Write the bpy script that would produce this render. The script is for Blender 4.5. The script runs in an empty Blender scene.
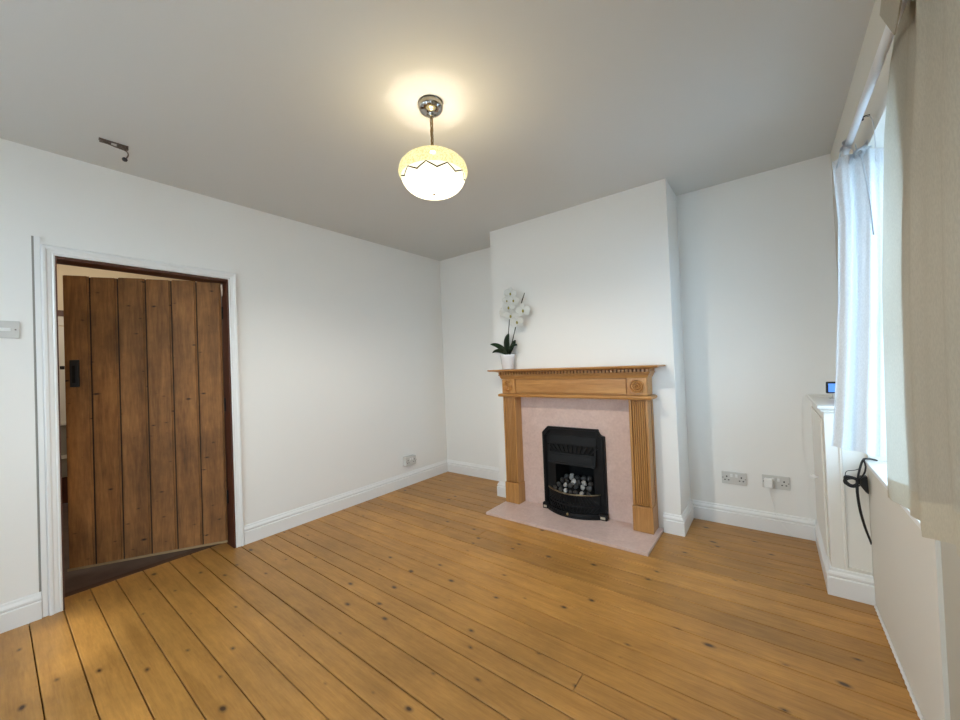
import bpy, bmesh, math, random
from mathutils import Vector, Matrix
R = random.Random(7)
PI = math.pi
scene = bpy.context.scene
COL = scene.collection

# ------------------------------------------------------------------ dimensions (metres)
H = 2.433            # ceiling height
W = 3.353            # x of the window wall
YF = -4.35           # y of the wall behind the camera
B0, B1, BD = 0.991, 2.485, 0.368     # chimney breast x-range and depth
DY0, DY1, DZ = -2.995, -2.183, 1.875  # door opening in the left wall
WY0, WY1, WZ0, WZ1 = -1.58, -0.70, 0.685, 2.02   # window opening in the right wall

# ------------------------------------------------------------------ materials
def new_mat(name):
    m = bpy.data.materials.new(name); m.use_nodes = True
    nt = m.node_tree
    return m, nt, nt.nodes['Principled BSDF'], nt.nodes['Material Output']

def nd(nt, kind, **kw):
    n = nt.nodes.new(kind)
    for k, v in kw.items():
        if k.startswith('i_'):
            key = k[2:]
            n.inputs[int(key) if key.isdigit() else key].default_value = v
        else:
            setattr(n, k, v)
    return n

def ramp(nt, stops):
    r = nt.nodes.new('ShaderNodeValToRGB')
    e = r.color_ramp.elements
    while len(e) < len(stops): e.new(0.5)
    for i, (p, c) in enumerate(stops):
        e[i].position = p; e[i].color = (*c, 1)
    return r

def mat_plain(name, col, rough=0.5, metal=0.0, bump=0.0, bscale=60, var=0.0, spec=0.5, coat=0.0):
    m, nt, b, out = new_mat(name)
    b.inputs['Base Color'].default_value = (*col, 1)
    b.inputs['Roughness'].default_value = rough
    b.inputs['Metallic'].default_value = metal
    b.inputs['Specular IOR Level'].default_value = spec
    b.inputs['Coat Weight'].default_value = coat
    tc = nd(nt, 'ShaderNodeTexCoord')
    if bump or var:
        n = nd(nt, 'ShaderNodeTexNoise', i_Scale=bscale, i_Detail=4.0)
        nt.links.new(tc.outputs['Object'], n.inputs['Vector'])
        if bump:
            bp = nd(nt, 'ShaderNodeBump', i_Strength=bump, i_Distance=0.002)
            nt.links.new(n.outputs['Fac'], bp.inputs['Height'])
            nt.links.new(bp.outputs['Normal'], b.inputs['Normal'])
        if var:
            r = ramp(nt, [(0.3, tuple(c*(1-var) for c in col)), (0.7, tuple(min(1, c*(1+var)) for c in col))])
            nt.links.new(n.outputs['Fac'], r.inputs['Fac'])
            nt.links.new(r.outputs['Color'], b.inputs['Base Color'])
    return m

def mat_wood(name, dark, light, axis='X', stretch=14.0, scale=2.2, rough=0.4, knots=0.0, attr=False, spread=0.25, coat=0.0, knot_col=(0.05, 0.02, 0.008), kscale=3.2, blotch=0.0, kxy=(0.55, 1)):
    """grain runs along `axis`; with attr=True each board reads its own random number from the mesh"""
    m, nt, b, out = new_mat(name)
    L = nt.links.new
    tc = nd(nt, 'ShaderNodeTexCoord')
    vec = tc.outputs['Object']
    if attr:
        at = nd(nt, 'ShaderNodeAttribute', attribute_name='board')
        mul = nd(nt, 'ShaderNodeVectorMath', operation='SCALE', i_Scale=37.0)
        L(at.outputs['Color'], mul.inputs[0])
        add = nd(nt, 'ShaderNodeVectorMath', operation='ADD')
        L(vec, add.inputs[0]); L(mul.outputs[0], add.inputs[1])
        vec = add.outputs[0]
    sc = {'X': (1, stretch, stretch), 'Y': (stretch, 1, stretch), 'Z': (stretch, stretch, 1)}[axis]
    mp = nd(nt, 'ShaderNodeMapping'); mp.inputs['Scale'].default_value = sc
    L(vec, mp.inputs['Vector'])
    n1 = nd(nt, 'ShaderNodeTexNoise', i_Scale=scale, i_Detail=6.0, i_Roughness=0.62, i_Distortion=0.7)
    L(mp.outputs[0], n1.inputs['Vector'])
    n2 = nd(nt, 'ShaderNodeTexNoise', i_Scale=scale*5.5, i_Detail=3.0, i_Roughness=0.6)
    L(mp.outputs[0], n2.inputs['Vector'])
    mixn = nd(nt, 'ShaderNodeMix', data_type='FLOAT'); mixn.inputs[0].default_value = 0.35
    L(n1.outputs['Fac'], mixn.inputs[2]); L(n2.outputs['Fac'], mixn.inputs[3])
    r = ramp(nt, [(0.32, dark), (0.66, light)])
    L(mixn.outputs[0], r.inputs['Fac'])
    col = r.outputs['Color']
    if attr:
        hs = nd(nt, 'ShaderNodeHueSaturation')
        mr = nd(nt, 'ShaderNodeMapRange'); mr.inputs[3].default_value = 1-spread; mr.inputs[4].default_value = 1+spread
        L(at.outputs['Fac'], mr.inputs[0]); L(mr.outputs[0], hs.inputs['Value'])
        L(col, hs.inputs['Color']); col = hs.outputs['Color']
    if blotch:
        nb = nd(nt, 'ShaderNodeTexNoise', i_Scale=2.1, i_Detail=5.0, i_Roughness=0.7)
        L(tc.outputs['Object'], nb.inputs['Vector'])
        rb = ramp(nt, [(0.35, (1-blotch,)*3), (0.62, (1, 1, 1))])
        L(nb.outputs['Fac'], rb.inputs['Fac'])
        mb = nd(nt, 'ShaderNodeMix', data_type='RGBA', blend_type='MULTIPLY'); mb.inputs[0].default_value = 1
        L(col, mb.inputs[6]); L(rb.outputs['Color'], mb.inputs[7]); col = mb.outputs[2]
    if knots:
        sx = nd(nt, 'ShaderNodeSeparateXYZ'); L(vec, sx.inputs[0])
        cb = nd(nt, 'ShaderNodeCombineXYZ')
        L(sx.outputs[axis], cb.inputs[0]); L(sx.outputs['Y' if axis != 'Y' else 'X'], cb.inputs[1])
        mk = nd(nt, 'ShaderNodeMapping'); mk.inputs['Scale'].default_value = (kxy[0], kxy[1], 1)
        L(cb.outputs[0], mk.inputs['Vector'])
        nz = nd(nt, 'ShaderNodeTexNoise', i_Scale=9.0)
        L(mk.outputs[0], nz.inputs['Vector'])
        ad = nd(nt, 'ShaderNodeMix', data_type='RGBA', blend_type='LINEAR_LIGHT'); ad.inputs[0].default_value = 0.012
        L(mk.outputs[0], ad.inputs[6]); L(nz.outputs['Color'], ad.inputs[7])
        vo = nd(nt, 'ShaderNodeTexVoronoi', i_Scale=kscale, voronoi_dimensions='2D'); vo.inputs['Randomness'].default_value = 1.0
        L(ad.outputs[2], vo.inputs['Vector'])
        vc = nd(nt, 'ShaderNodeSeparateXYZ'); L(vo.outputs['Color'], vc.inputs[0])
        vd = nd(nt, 'ShaderNodeMath', operation='MULTIPLY_ADD'); vd.inputs[1].default_value = 0.09*knots
        L(vc.outputs[0], vd.inputs[0]); L(vo.outputs['Distance'], vd.inputs[2])
        kr = ramp(nt, [(0.030*knots, (1, 1, 1)), (0.052*knots, (0.45, 0.45, 0.45)), (0.085*knots, (0, 0, 0))])
        L(vd.outputs[0], kr.inputs['Fac'])
        mx = nd(nt, 'ShaderNodeMix', data_type='RGBA')
        L(kr.outputs['Color'], mx.inputs[0]); L(col, mx.inputs[6]); mx.inputs[7].default_value = (*knot_col, 1)
        col = mx.outputs[2]
    L(col, b.inputs['Base Color'])
    b.inputs['Roughness'].default_value = rough
    b.inputs['Coat Weight'].default_value = coat; b.inputs['Coat Roughness'].default_value = 0.25
    bp = nd(nt, 'ShaderNodeBump', i_Strength=0.12, i_Distance=0.002)
    L(mixn.outputs[0], bp.inputs['Height']); L(bp.outputs['Normal'], b.inputs['Normal'])
    return m

def mat_emit(name, col, strength, base=(0.02, 0.02, 0.02)):
    m, nt, b, out = new_mat(name)
    b.inputs['Base Color'].default_value = (*base, 1)
    b.inputs['Emission Color'].default_value = (*col, 1)
    b.inputs['Emission Strength'].default_value = strength
    b.inputs['Roughness'].default_value = 0.3
    return m

def mat_cloth(name, col, trans, weave=900):
    m, nt, b, out = new_mat(name)
    L = nt.links.new
    nt.nodes.remove(b)
    tc = nd(nt, 'ShaderNodeTexCoord')
    n = nd(nt, 'ShaderNodeTexNoise', i_Scale=weave*0.35, i_Detail=2.0)
    mp = nd(nt, 'ShaderNodeMapping'); mp.inputs['Scale'].default_value = (1, 1, 0.35)
    L(tc.outputs['Object'], mp.inputs['Vector']); L(mp.outputs[0], n.inputs['Vector'])
    r = ramp(nt, [(0.35, tuple(c*0.9 for c in col)), (0.65, col)])
    L(n.outputs['Fac'], r.inputs['Fac'])
    d = nd(nt, 'ShaderNodeBsdfDiffuse'); t = nd(nt, 'ShaderNodeBsdfTranslucent')
    L(r.outputs['Color'], d.inputs['Color']); L(r.outputs['Color'], t.inputs['Color'])
    mx = nd(nt, 'ShaderNodeMixShader'); mx.inputs[0].default_value = trans
    L(d.outputs[0], mx.inputs[1]); L(t.outputs[0], mx.inputs[2])
    bp = nd(nt, 'ShaderNodeBump', i_Strength=0.15, i_Distance=0.001)
    L(n.outputs['Fac'], bp.inputs['Height']); L(bp.outputs['Normal'], d.inputs['Normal'])
    L(mx.outputs[0], out.inputs['Surface'])
    return m

def mat_glass(name, tint=(0.93, 0.97, 0.98)):
    m, nt, b, out = new_mat(name)
    L = nt.links.new
    nt.nodes.remove(b)
    t = nd(nt, 'ShaderNodeBsdfTransparent'); t.inputs[0].default_value = (*tint, 1)
    g = nd(nt, 'ShaderNodeBsdfGlossy', i_Roughness=0.02)
    mx = nd(nt, 'ShaderNodeMixShader')
    mx.inputs[0].default_value = 0.07; L(t.outputs[0], mx.inputs[1]); L(g.outputs[0], mx.inputs[2])
    L(mx.outputs[0], out.inputs['Surface'])
    return m

def mat_marble(name, base, vein):
    m, nt, b, out = new_mat(name)
    L = nt.links.new
    tc = nd(nt, 'ShaderNodeTexCoord')
    n = nd(nt, 'ShaderNodeTexNoise', i_Scale=7.0, i_Detail=8.0, i_Roughness=0.65, i_Distortion=1.2)
    L(tc.outputs['Object'], n.inputs['Vector'])
    n2 = nd(nt, 'ShaderNodeTexNoise', i_Scale=55.0, i_Detail=3.0)
    L(tc.outputs['Object'], n2.inputs['Vector'])
    mn = nd(nt, 'ShaderNodeMix', data_type='FLOAT'); mn.inputs[0].default_value = 0.4
    L(n.outputs['Fac'], mn.inputs[2]); L(n2.outputs['Fac'], mn.inputs[3])
    r = ramp(nt, [(0.33, vein), (0.62, base)])
    L(mn.outputs[0], r.inputs['Fac']); L(r.outputs['Color'], b.inputs['Base Color'])
    b.inputs['Roughness'].default_value = 0.3
    return m

def mat_shade(name, banded):
    """lit glass of the pendant: transmits part of the bulb's light and glows; painted scallops on the bowl"""
    m, nt, b, out = new_mat(name)
    L = nt.links.new
    nt.nodes.remove(b)
    tc = nd(nt, 'ShaderNodeTexCoord'); sp = nd(nt, 'ShaderNodeSeparateXYZ')
    L(tc.outputs['Object'], sp.inputs[0])
    em = nd(nt, 'ShaderNodeEmission')
    if banded:
        n = nd(nt, 'ShaderNodeTexNoise', i_Scale=140.0, i_Detail=3.0)
        L(tc.outputs['Object'], n.inputs['Vector'])
        r = ramp(nt, [(0.38, (0.80, 0.66, 0.28)), (0.6, (0.98, 0.86, 0.48))])
        L(n.outputs['Fac'], r.inputs['Fac']); L(r.outputs['Color'], em.inputs['Color'])
        em.inputs['Strength'].default_value = SHADE_BAND
    else:
        def M(op, a=None, bb=None, va=0.0, vb=0.0):
            q = nd(nt, 'ShaderNodeMath', operation=op)
            q.inputs[0].default_value = va; q.inputs[1].default_value = vb
            if a is not None: L(a, q.inputs[0])
            if bb is not None: L(bb, q.inputs[1])
            return q.outputs[0]
        th = M('ARCTAN2', sp.outputs['Y'], sp.outputs['X'])
        s = M('ARCSINE', M('ABSOLUTE', M('SINE', M('MULTIPLY', M('ADD', th, vb=0.38), vb=5.0))))
        lim = M('SUBTRACT', None, M('MULTIPLY', M('POWER', s, vb=0.8), vb=0.016), va=-0.0235)
        dz = M('SUBTRACT', sp.outputs['Z'], lim)
        above = M('GREATER_THAN', dz, vb=0.0)
        line = M('LESS_THAN', M('ABSOLUTE', dz), vb=0.0030)
        mx = nd(nt, 'ShaderNodeMix', data_type='RGBA')
        L(above, mx.inputs[0]); mx.inputs[6].default_value = (1.0, 0.90, 0.66, 1); mx.inputs[7].default_value = (0.62, 0.58, 0.47, 1)
        mx2 = nd(nt, 'ShaderNodeMix', data_type='RGBA')
        L(line, mx2.inputs[0]); L(mx.outputs[2], mx2.inputs[6]); mx2.inputs[7].default_value = (0.02, 0.015, 0.008, 1)
        L(mx2.outputs[2], em.inputs['Color'])
        em.inputs['Strength'].default_value = SHADE_BOWL
    if banded:
        tr = nd(nt, 'ShaderNodeBsdfTransparent'); tr.inputs[0].default_value = (1, 0.86, 0.58, 1)
        ms = nd(nt, 'ShaderNodeMixShader'); ms.inputs[0].default_value = 0.042
        L(em.outputs[0], ms.inputs[1]); L(tr.outputs[0], ms.inputs[2]); L(ms.outputs[0], out.inputs['Surface'])
    else:
        tr = nd(nt, 'ShaderNodeBsdfTransparent')
        ms = nd(nt, 'ShaderNodeMixShader'); L(M('SUBTRACT', None, M('MULTIPLY', line, vb=0.5), va=0.5), ms.inputs[0])
        L(em.outputs[0], ms.inputs[1]); L(tr.outputs[0], ms.inputs[2]); L(ms.outputs[0], out.inputs['Surface'])
    return m

SHADE_BAND, SHADE_BOWL = 1.05, 2.6
M = {}
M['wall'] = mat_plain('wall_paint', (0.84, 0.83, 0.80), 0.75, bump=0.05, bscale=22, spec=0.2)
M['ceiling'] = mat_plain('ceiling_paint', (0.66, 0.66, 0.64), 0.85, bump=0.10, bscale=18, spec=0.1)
M['gloss_white'] = mat_plain('white_gloss_paint', (0.82, 0.82, 0.81), 0.32, bump=0.05, bscale=40)
M['cream_paint'] = mat_plain('cream_cupboard_paint', (0.80, 0.78, 0.72), 0.4, bump=0.05, bscale=40)
M['wall_warm'] = mat_plain('cream_wall_with_bounce', (0.74, 0.715, 0.65), 0.8, bump=0.2, bscale=160, spec=0.15)  # cream tone partly carries warm floor bounce in the colour
M['wall_grey'] = mat_plain('grey_beige_wall', (0.50, 0.47, 0.40), 0.8, bump=0.2, bscale=160, spec=0.15)  # darker, greyer tone on the nearest stretch of the window wall
M['groove'] = mat_plain('grey_wall_groove', (0.30, 0.28, 0.25), 0.8)
M['floor'] = mat_wood('pine_floorboards', (0.37, 0.168, 0.035), (0.58, 0.29, 0.072), 'X', 11, 2.6, 0.40, knots=1.35, attr=True, spread=0.13, kscale=6.8, blotch=0.25, knot_col=(0.06, 0.025, 0.010))
M['gap'] = mat_plain('dark_floor_gap', (0.020, 0.012, 0.006), 0.9)
M['door'] = mat_wood('old_pine_planks', (0.17, 0.068, 0.018), (0.44, 0.195, 0.056), 'Z', 9, 1.8, 0.75, knots=1.3, attr=True, spread=0.12, kscale=7.5, kxy=(1.5, 0.75), blotch=0.40, knot_col=(0.02, 0.008, 0.003))
M['lining'] = mat_wood('dark_red_lining', (0.055, 0.014, 0.007), (0.10, 0.03, 0.014), 'Z', 10, 2, 0.5)
M['threshold'] = mat_wood('dark_threshold_oak', (0.045, 0.018, 0.009), (0.12, 0.055, 0.028), 'Y', 10, 2, 0.6)
M['hall_floor'] = mat_plain('hall_floor_brown', (0.10, 0.06, 0.045), 0.6, var=0.2, bscale=9)
M['hall_wall'] = mat_plain('hall_cream_paint', (0.72, 0.62, 0.46), 0.8, bump=0.1, bscale=25)
M['hall_dado'] = mat_plain('hall_grey_dado', (0.30, 0.28, 0.24), 0.7)
M['oak_h'] = mat_wood('oak_grain_across', (0.33, 0.142, 0.038), (0.56, 0.285, 0.09), 'X', 16, 2.6, 0.38)
M['oak_v'] = mat_wood('oak_grain_upright', (0.33, 0.142, 0.038), (0.56, 0.285, 0.09), 'Z', 16, 2.6, 0.38)
M['oak_dark'] = mat_plain('oak_painted_shade', (0.10, 0.04, 0.012), 0.7)  # shade between the dentils put into a darker oak colour
M['marble'] = mat_marble('rose_marble', (0.70, 0.53, 0.47), (0.57, 0.41, 0.36))
M['iron'] = mat_plain('black_cast_iron', (0.0055, 0.0055, 0.006), 0.55, 0.0, bump=0.15, bscale=120, spec=0.25)
M['matt_black'] = mat_plain('matt_black_lining', (0.006, 0.006, 0.006), 0.95)  # near-black matt tone for fire box, tray and grille backing
M['brass'] = mat_plain('aged_brass', (0.55, 0.42, 0.20), 0.3, 1.0)
M['coal'] = mat_plain('dark_coal', (0.040, 0.038, 0.037), 0.55, bump=0.5, bscale=45, var=0.5)
M['ash_coal'] = mat_plain('silvery_coal', (0.42, 0.41, 0.39), 0.45, 0.2, bump=0.5, bscale=45, var=0.4)
M['tag'] = mat_plain('pale_metal_tag', (0.65, 0.62, 0.50), 0.35, 0.8)
M['ceramic'] = mat_plain('white_ceramic', (0.85, 0.85, 0.86), 0.2, coat=0.3)
M['petal'] = mat_plain('white_petal', (0.90, 0.90, 0.87), 0.6)
M['lip'] = mat_plain('yellow_green_flower_centre', (0.38, 0.33, 0.08), 0.6)
M['leaf'] = mat_plain('dark_green_leaf', (0.012, 0.035, 0.012), 0.4, var=0.3, bscale=30)
M['stem'] = mat_plain('dark_flower_stem', (0.035, 0.035, 0.020), 0.55)
M['bark'] = mat_plain('orchid_bark', (0.06, 0.04, 0.025), 0.9, bump=0.5, bscale=90)
M['plastic'] = mat_plain('grey_white_socket_plastic', (0.60, 0.59, 0.56), 0.35)
M['plastic_w'] = mat_plain('white_plastic', (0.82, 0.82, 0.80), 0.35)
M['black'] = mat_plain('black_plastic', (0.008, 0.008, 0.009), 0.4)
M['hole'] = mat_plain('dark_socket_hole', (0.01, 0.01, 0.01), 0.8)
M['chrome'] = mat_plain('polished_chrome', (0.42, 0.40, 0.37), 0.12, 1.0)
M['steel'] = mat_plain('tarnished_steel', (0.16, 0.13, 0.11), 0.4, 0.7, var=0.5, bscale=150)
M['bronze'] = mat_plain('antique_brass_chain', (0.33, 0.24, 0.13), 0.35, 0.9)
M['rod'] = mat_plain('white_painted_rod', (0.85, 0.86, 0.88), 0.35)
M['screen'] = mat_emit('blue_lit_screen', (0.10, 0.30, 1.0), 1.1)
M['cloth_white'] = mat_cloth('white_cotton', (0.74, 0.76, 0.78), 0.09)
M['cloth_cream'] = mat_cloth('cream_linen', (0.57, 0.53, 0.44), 0.34)
M['cloth_hem'] = mat_cloth('cream_linen_double', (0.56, 0.51, 0.40), 0.14)
M['glass'] = mat_glass('window_glass')
M['glass_dimmed'] = mat_glass('dimming_window_glass', (0.52, 0.585, 0.63))  # tint added to hold daylight down on the white curtain
M['outside'] = mat_plain('pale_paving', (0.42, 0.43, 0.44), 0.9, var=0.2, bscale=4)
M['shade_band'] = mat_shade('lit_cream_glass_rim', True)
M['shade_bowl'] = mat_shade('lit_white_glass_bowl', False)
M['gallery'] = mat_plain('pale_gallery_metal', (0.55, 0.47, 0.30), 0.35, 0.8)

# ------------------------------------------------------------------ mesh helpers (world coordinates)
def box(bm, x0, x1, y0, y1, z0, z1, bev=0.0, mi=0):
    vs = [bm.verts.new(p) for p in ((x0,y0,z0),(x1,y0,z0),(x1,y1,z0),(x0,y1,z0),(x0,y0,z1),(x1,y0,z1),(x1,y1,z1),(x0,y1,z1))]
    fs = [bm.faces.new([vs[i] for i in q]) for q in ((0,3,2,1),(4,5,6,7),(0,1,5,4),(1,2,6,5),(2,3,7,6),(3,0,4,7))]
    for f in fs: f.material_index = mi
    if bev:
        es = list({e for f in fs for e in f.edges})
        bmesh.ops.bevel(bm, geom=es, offset=bev, segments=2, affect='EDGES', profile=0.6)
    return vs

def obox(bm, c, size, rot=(0,0,0), bev=0.0):
    """a box turned about its own centre"""
    sub = bmesh.new()
    box(sub, -size[0]/2, size[0]/2, -size[1]/2, size[1]/2, -size[2]/2, size[2]/2, bev)
    mat = Matrix.Translation(c) @ Matrix.Rotation(rot[2], 4, 'Z') @ Matrix.Rotation(rot[1], 4, 'Y') @ Matrix.Rotation(rot[0], 4, 'X')
    sub.transform(mat); join(bm, sub)

def join(bm, sub):
    me = bpy.data.meshes.new('t'); sub.to_mesh(me); sub.free(); bm.from_mesh(me); bpy.data.meshes.remove(me)

def lathe(bm, prof, c=(0,0,0), seg=40, mat=None):
    """turn (radius, height) pairs about a vertical axis through c"""
    c = Vector(c); rings = []
    T = mat if mat else Matrix.Identity(3)
    for r, z in prof:
        if r < 1e-6: rings.append([bm.verts.new(c + T @ Vector((0,0,z)))])
        else: rings.append([bm.verts.new(c + T @ Vector((r*math.cos(2*PI*k/seg), r*math.sin(2*PI*k/seg), z))) for k in range(seg)])
    for a, b in zip(rings, rings[1:]):
        for k in range(seg):
            k2 = (k+1) % seg
            if len(a) == 1 and len(b) == 1: continue
            if len(a) == 1: f = bm.faces.new((a[0], b[k], b[k2]))
            elif len(b) == 1: f = bm.faces.new((a[k], a[k2], b[0]))
            else: f = bm.faces.new((a[k], a[k2], b[k2], b[k]))
            f.smooth = True

def tube(bm, pts, r, seg=10, closed=False, smooth=4):
    """round tube through pts; r may be a list of radii"""
    P = [Vector(p) for p in pts]
    rr = r if isinstance(r, (list, tuple)) else [r]*len(P)
    if smooth > 1 and len(P) > 2:
        Q, S = [], []
        n = len(P)
        for i in range(n if closed else n-1):
            p0 = P[(i-1) % n] if (closed or i > 0) else P[0]
            p1, p2 = P[i], P[(i+1) % n]
            p3 = P[(i+2) % n] if (closed or i+2 < n) else P[-1]
            for k in range(smooth):
                t = k/smooth
                Q.append(0.5*((2*p1) + (p2-p0)*t + (2*p0-5*p1+4*p2-p3)*t*t + (3*p1-p0-3*p2+p3)*t**3))
                S.append(rr[i]*(1-t) + rr[(i+1) % n]*t)
        if not closed: Q.append(P[-1]); S.append(rr[-1])
        P, rr = Q, S
    rings = []; n = len(P); up = None
    for i in range(n):
        a = P[i-1] if (i > 0 or closed) else P[i]
        b = P[(i+1) % n] if (i < n-1 or closed) else P[i]
        d = (b-a).normalized()
        if up is None:
            up = Vector((0,0,1)) if abs(d.z) < 0.9 else Vector((1,0,0))
        x = d.cross(up)
        if x.length < 1e-5: x = d.orthogonal()
        x.normalize(); y = x.cross(d).normalized(); up = y
        rings.append([bm.verts.new(P[i] + rr[i]*(math.cos(2*PI*k/seg)*x + math.sin(2*PI*k/seg)*y)) for k in range(seg)])
    for i in range(n if closed else n-1):
        a, b = rings[i], rings[(i+1) % n]
        for k in range(seg):
            f = bm.faces.new((a[k], a[(k+1) % seg], b[(k+1) % seg], b[k])); f.smooth = True
    if not closed:
        bm.faces.new(list(reversed(rings[0]))); bm.faces.new(rings[-1])

def prism(bm, pts, f0, f1):
    """closed outline pts (u, v); f0/f1 map (u, v) to the two end faces"""
    a = [bm.verts.new(f0(u, v)) for u, v in pts]; b = [bm.verts.new(f1(u, v)) for u, v in pts]
    bm.faces.new(a); bm.faces.new(list(reversed(b)))
    n = len(pts)
    for i in range(n): bm.faces.new((a[(i+1) % n], a[i], b[i], b[(i+1) % n]))

def sweep(bm, path, prof, place, close_ends=True):
    """sweep a moulding profile [(offset, height)] along a 2-D path with mitred corners; offset goes to the left of the path"""
    P = [Vector(p) for p in path]; rings = []
    n = len(P)
    for i in range(n):
        d1 = (P[i]-P[i-1]).normalized() if i > 0 else (P[1]-P[0]).normalized()
        d2 = (P[i+1]-P[i]).normalized() if i < n-1 else d1
        n1 = Vector((-d1.y, d1.x)); n2 = Vector((-d2.y, d2.x))
        m = (n1+n2).normalized(); m = m/max(0.2, m.dot(n1))
        rings.append([bm.verts.new(place(P[i].x + m.x*o, P[i].y + m.y*o, h)) for o, h in prof])
    k = len(prof)
    for a, b in zip(rings, rings[1:]):
        for j in range(k):
            bm.faces.new((a[j], a[(j+1) % k], b[(j+1) % k], b[j]))
    if close_ends:
        bm.faces.new(rings[0]); bm.faces.new(list(reversed(rings[-1])))

def wpos(o):
    v = Vector((0,0,0))
    while o is not None: v = v + o.location; o = o.parent
    return v

def obj(name, bm, m, parent=None, smooth=False, label=None, origin=None):
    bmesh.ops.recalc_face_normals(bm, faces=bm.faces[:])
    base = wpos(parent) if parent else Vector((0,0,0))
    org = Vector(origin) if origin else base
    bmesh.ops.translate(bm, verts=bm.verts[:], vec=-org)
    me = bpy.data.meshes.new(name); bm.to_mesh(me); bm.free()
    for mm in (m if isinstance(m, (list, tuple)) else [m]): me.materials.append(mm)
    if smooth:
        for p in me.polygons: p.use_smooth = True
    o = bpy.data.objects.new(name, me); COL.objects.link(o)
    if parent: o.parent = parent
    o.location = org - base
    if label: o['label'] = label
    return o

def struct(name, bm, m, parent=None, label=None, **kw):
    o = obj(name, bm, m, parent, **kw)
    if parent is None: o['kind'] = 'structure'
    if label: o['label'] = label
    return o

def thing(name, label, cat, loc=(0,0,0), group=None, kind=None):
    o = bpy.data.objects.new(name, None); COL.objects.link(o)
    o.empty_display_size = 0.05
    o.location = loc; o['label'] = label; o['category'] = cat
    if group: o['group'] = group
    if kind: o['kind'] = kind
    return o

def tag(o, label, cat, group=None):
    o['label'] = label; o['category'] = cat
    if group: o['group'] = group
    return o

# ------------------------------------------------------------------ floor: boards running across the room (along x)
bm = bmesh.new()
lay = bm.loops.layers.color.new('board')
def board(x0, x1, y0, y1, z0=-0.02, z1=0.0):
    c = R.random()
    sub = box(bm, x0, x1, y0, y1, z0, z1)
    fs = {f for v in sub for f in v.link_faces}
    for f in fs:
        for l in f.loops: l[lay] = (c, c, c, 1)
    es = [e for f in fs for e in f.edges if all(abs(v.co.z - z1) < 1e-6 for v in e.verts)]
    bmesh.ops.bevel(bm, geom=list(set(es)), offset=0.0016, segments=1, affect='EDGES')
edges = [-3.11, -2.992, -2.876, -2.768, -2.645, -2.515, -2.40, -2.285, -2.155, -2.03, -1.93, -1.835]
y = -1.835
while y < 0.03:
    y += R.uniform(0.113, 0.126); edges.append(y)
y = -3.11
while y > YF: y -= 0.118; edges.insert(0, y)
X0, X1 = -0.03, W + 0.13
for a, b in zip(edges, edges[1:]):
    g = R.choice((0.0016, 0.0020, 0.0027))
    cuts = [X0]
    if R.random() < 0.22: cuts.append(R.uniform(0.7, 2.9))
    cuts.append(X1)
    if a > -2.995 and b < -2.15: cuts[0] = -0.158
    for p, q in zip(cuts, cuts[1:]): board(p + 0.001, q - 0.001, a + g, b - g)
floor = struct('floor', bm, M['floor'])
bm = bmesh.new(); box(bm, X0, X1, YF, 0.02, -0.06, -0.021); struct('floor_joists', bm, M['gap'])
bm = bmesh.new(); box(bm, -0.215, -0.1585, DY0 - 0.02, DY1 + 0.02, -0.04, 0.001, 0.002); struct('trim_1', bm, M['threshold'])

# ------------------------------------------------------------------ ceiling and walls
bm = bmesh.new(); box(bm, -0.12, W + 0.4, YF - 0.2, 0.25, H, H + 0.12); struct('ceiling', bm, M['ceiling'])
bm = bmesh.new()
box(bm, -0.11, 0, YF, DY0, -0.06, H); box(bm, -0.11, 0, DY1, 0.0, -0.06, H); box(bm, -0.11, 0, DY0, DY1, DZ, H)
struct('wall_left', bm, M['wall'])
bm = bmesh.new(); box(bm, -0.11, W + 0.3, 0.0, 0.2, -0.06, H); struct('wall_back', bm, M['wall'])
# chimney breast with the hollow for the fire
FX0, FX1, FZ0, FZ1 = 1.575, 1.925, 0.03, 0.62
bm = bmesh.new()
box(bm, B0, FX0, -BD, 0, -0.06, H); box(bm, FX1, B1, -BD, 0, -0.06, H); box(bm, FX0, FX1, -BD, 0, FZ1, H)
box(bm, FX0, FX1, -0.12, 0, -0.06, FZ1); box(bm, FX0, FX1, -BD, -0.12, -0.06, 0.02)
struct('wall_chimney', bm, M['wall'])
# window wall: set back nearer the camera than y = -1.611
T = 0.24
bm = bmesh.new()
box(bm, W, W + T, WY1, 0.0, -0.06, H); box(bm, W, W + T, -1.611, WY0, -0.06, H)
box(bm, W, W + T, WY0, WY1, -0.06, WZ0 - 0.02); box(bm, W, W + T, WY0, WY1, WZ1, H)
struct('wall_right', bm, M['wall_warm'])
bm = bmesh.new(); 
ADDED_SIDE = (-4.20, -3.50, 0.95, 1.75)      # unseen side window, added to light the left wall
box(bm, W + 0.010, W + T, YF, ADDED_SIDE[0], -0.06, H); box(bm, W + 0.010, W + T, ADDED_SIDE[1], -1.6115, -0.06, H)
box(bm, W + 0.010, W + T, ADDED_SIDE[0], ADDED_SIDE[1], -0.06, ADDED_SIDE[2]); box(bm, W + 0.010, W + T, ADDED_SIDE[0], ADDED_SIDE[1], ADDED_SIDE[3], H)
struct('wall_right_near', bm, M['wall_grey'])
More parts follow.
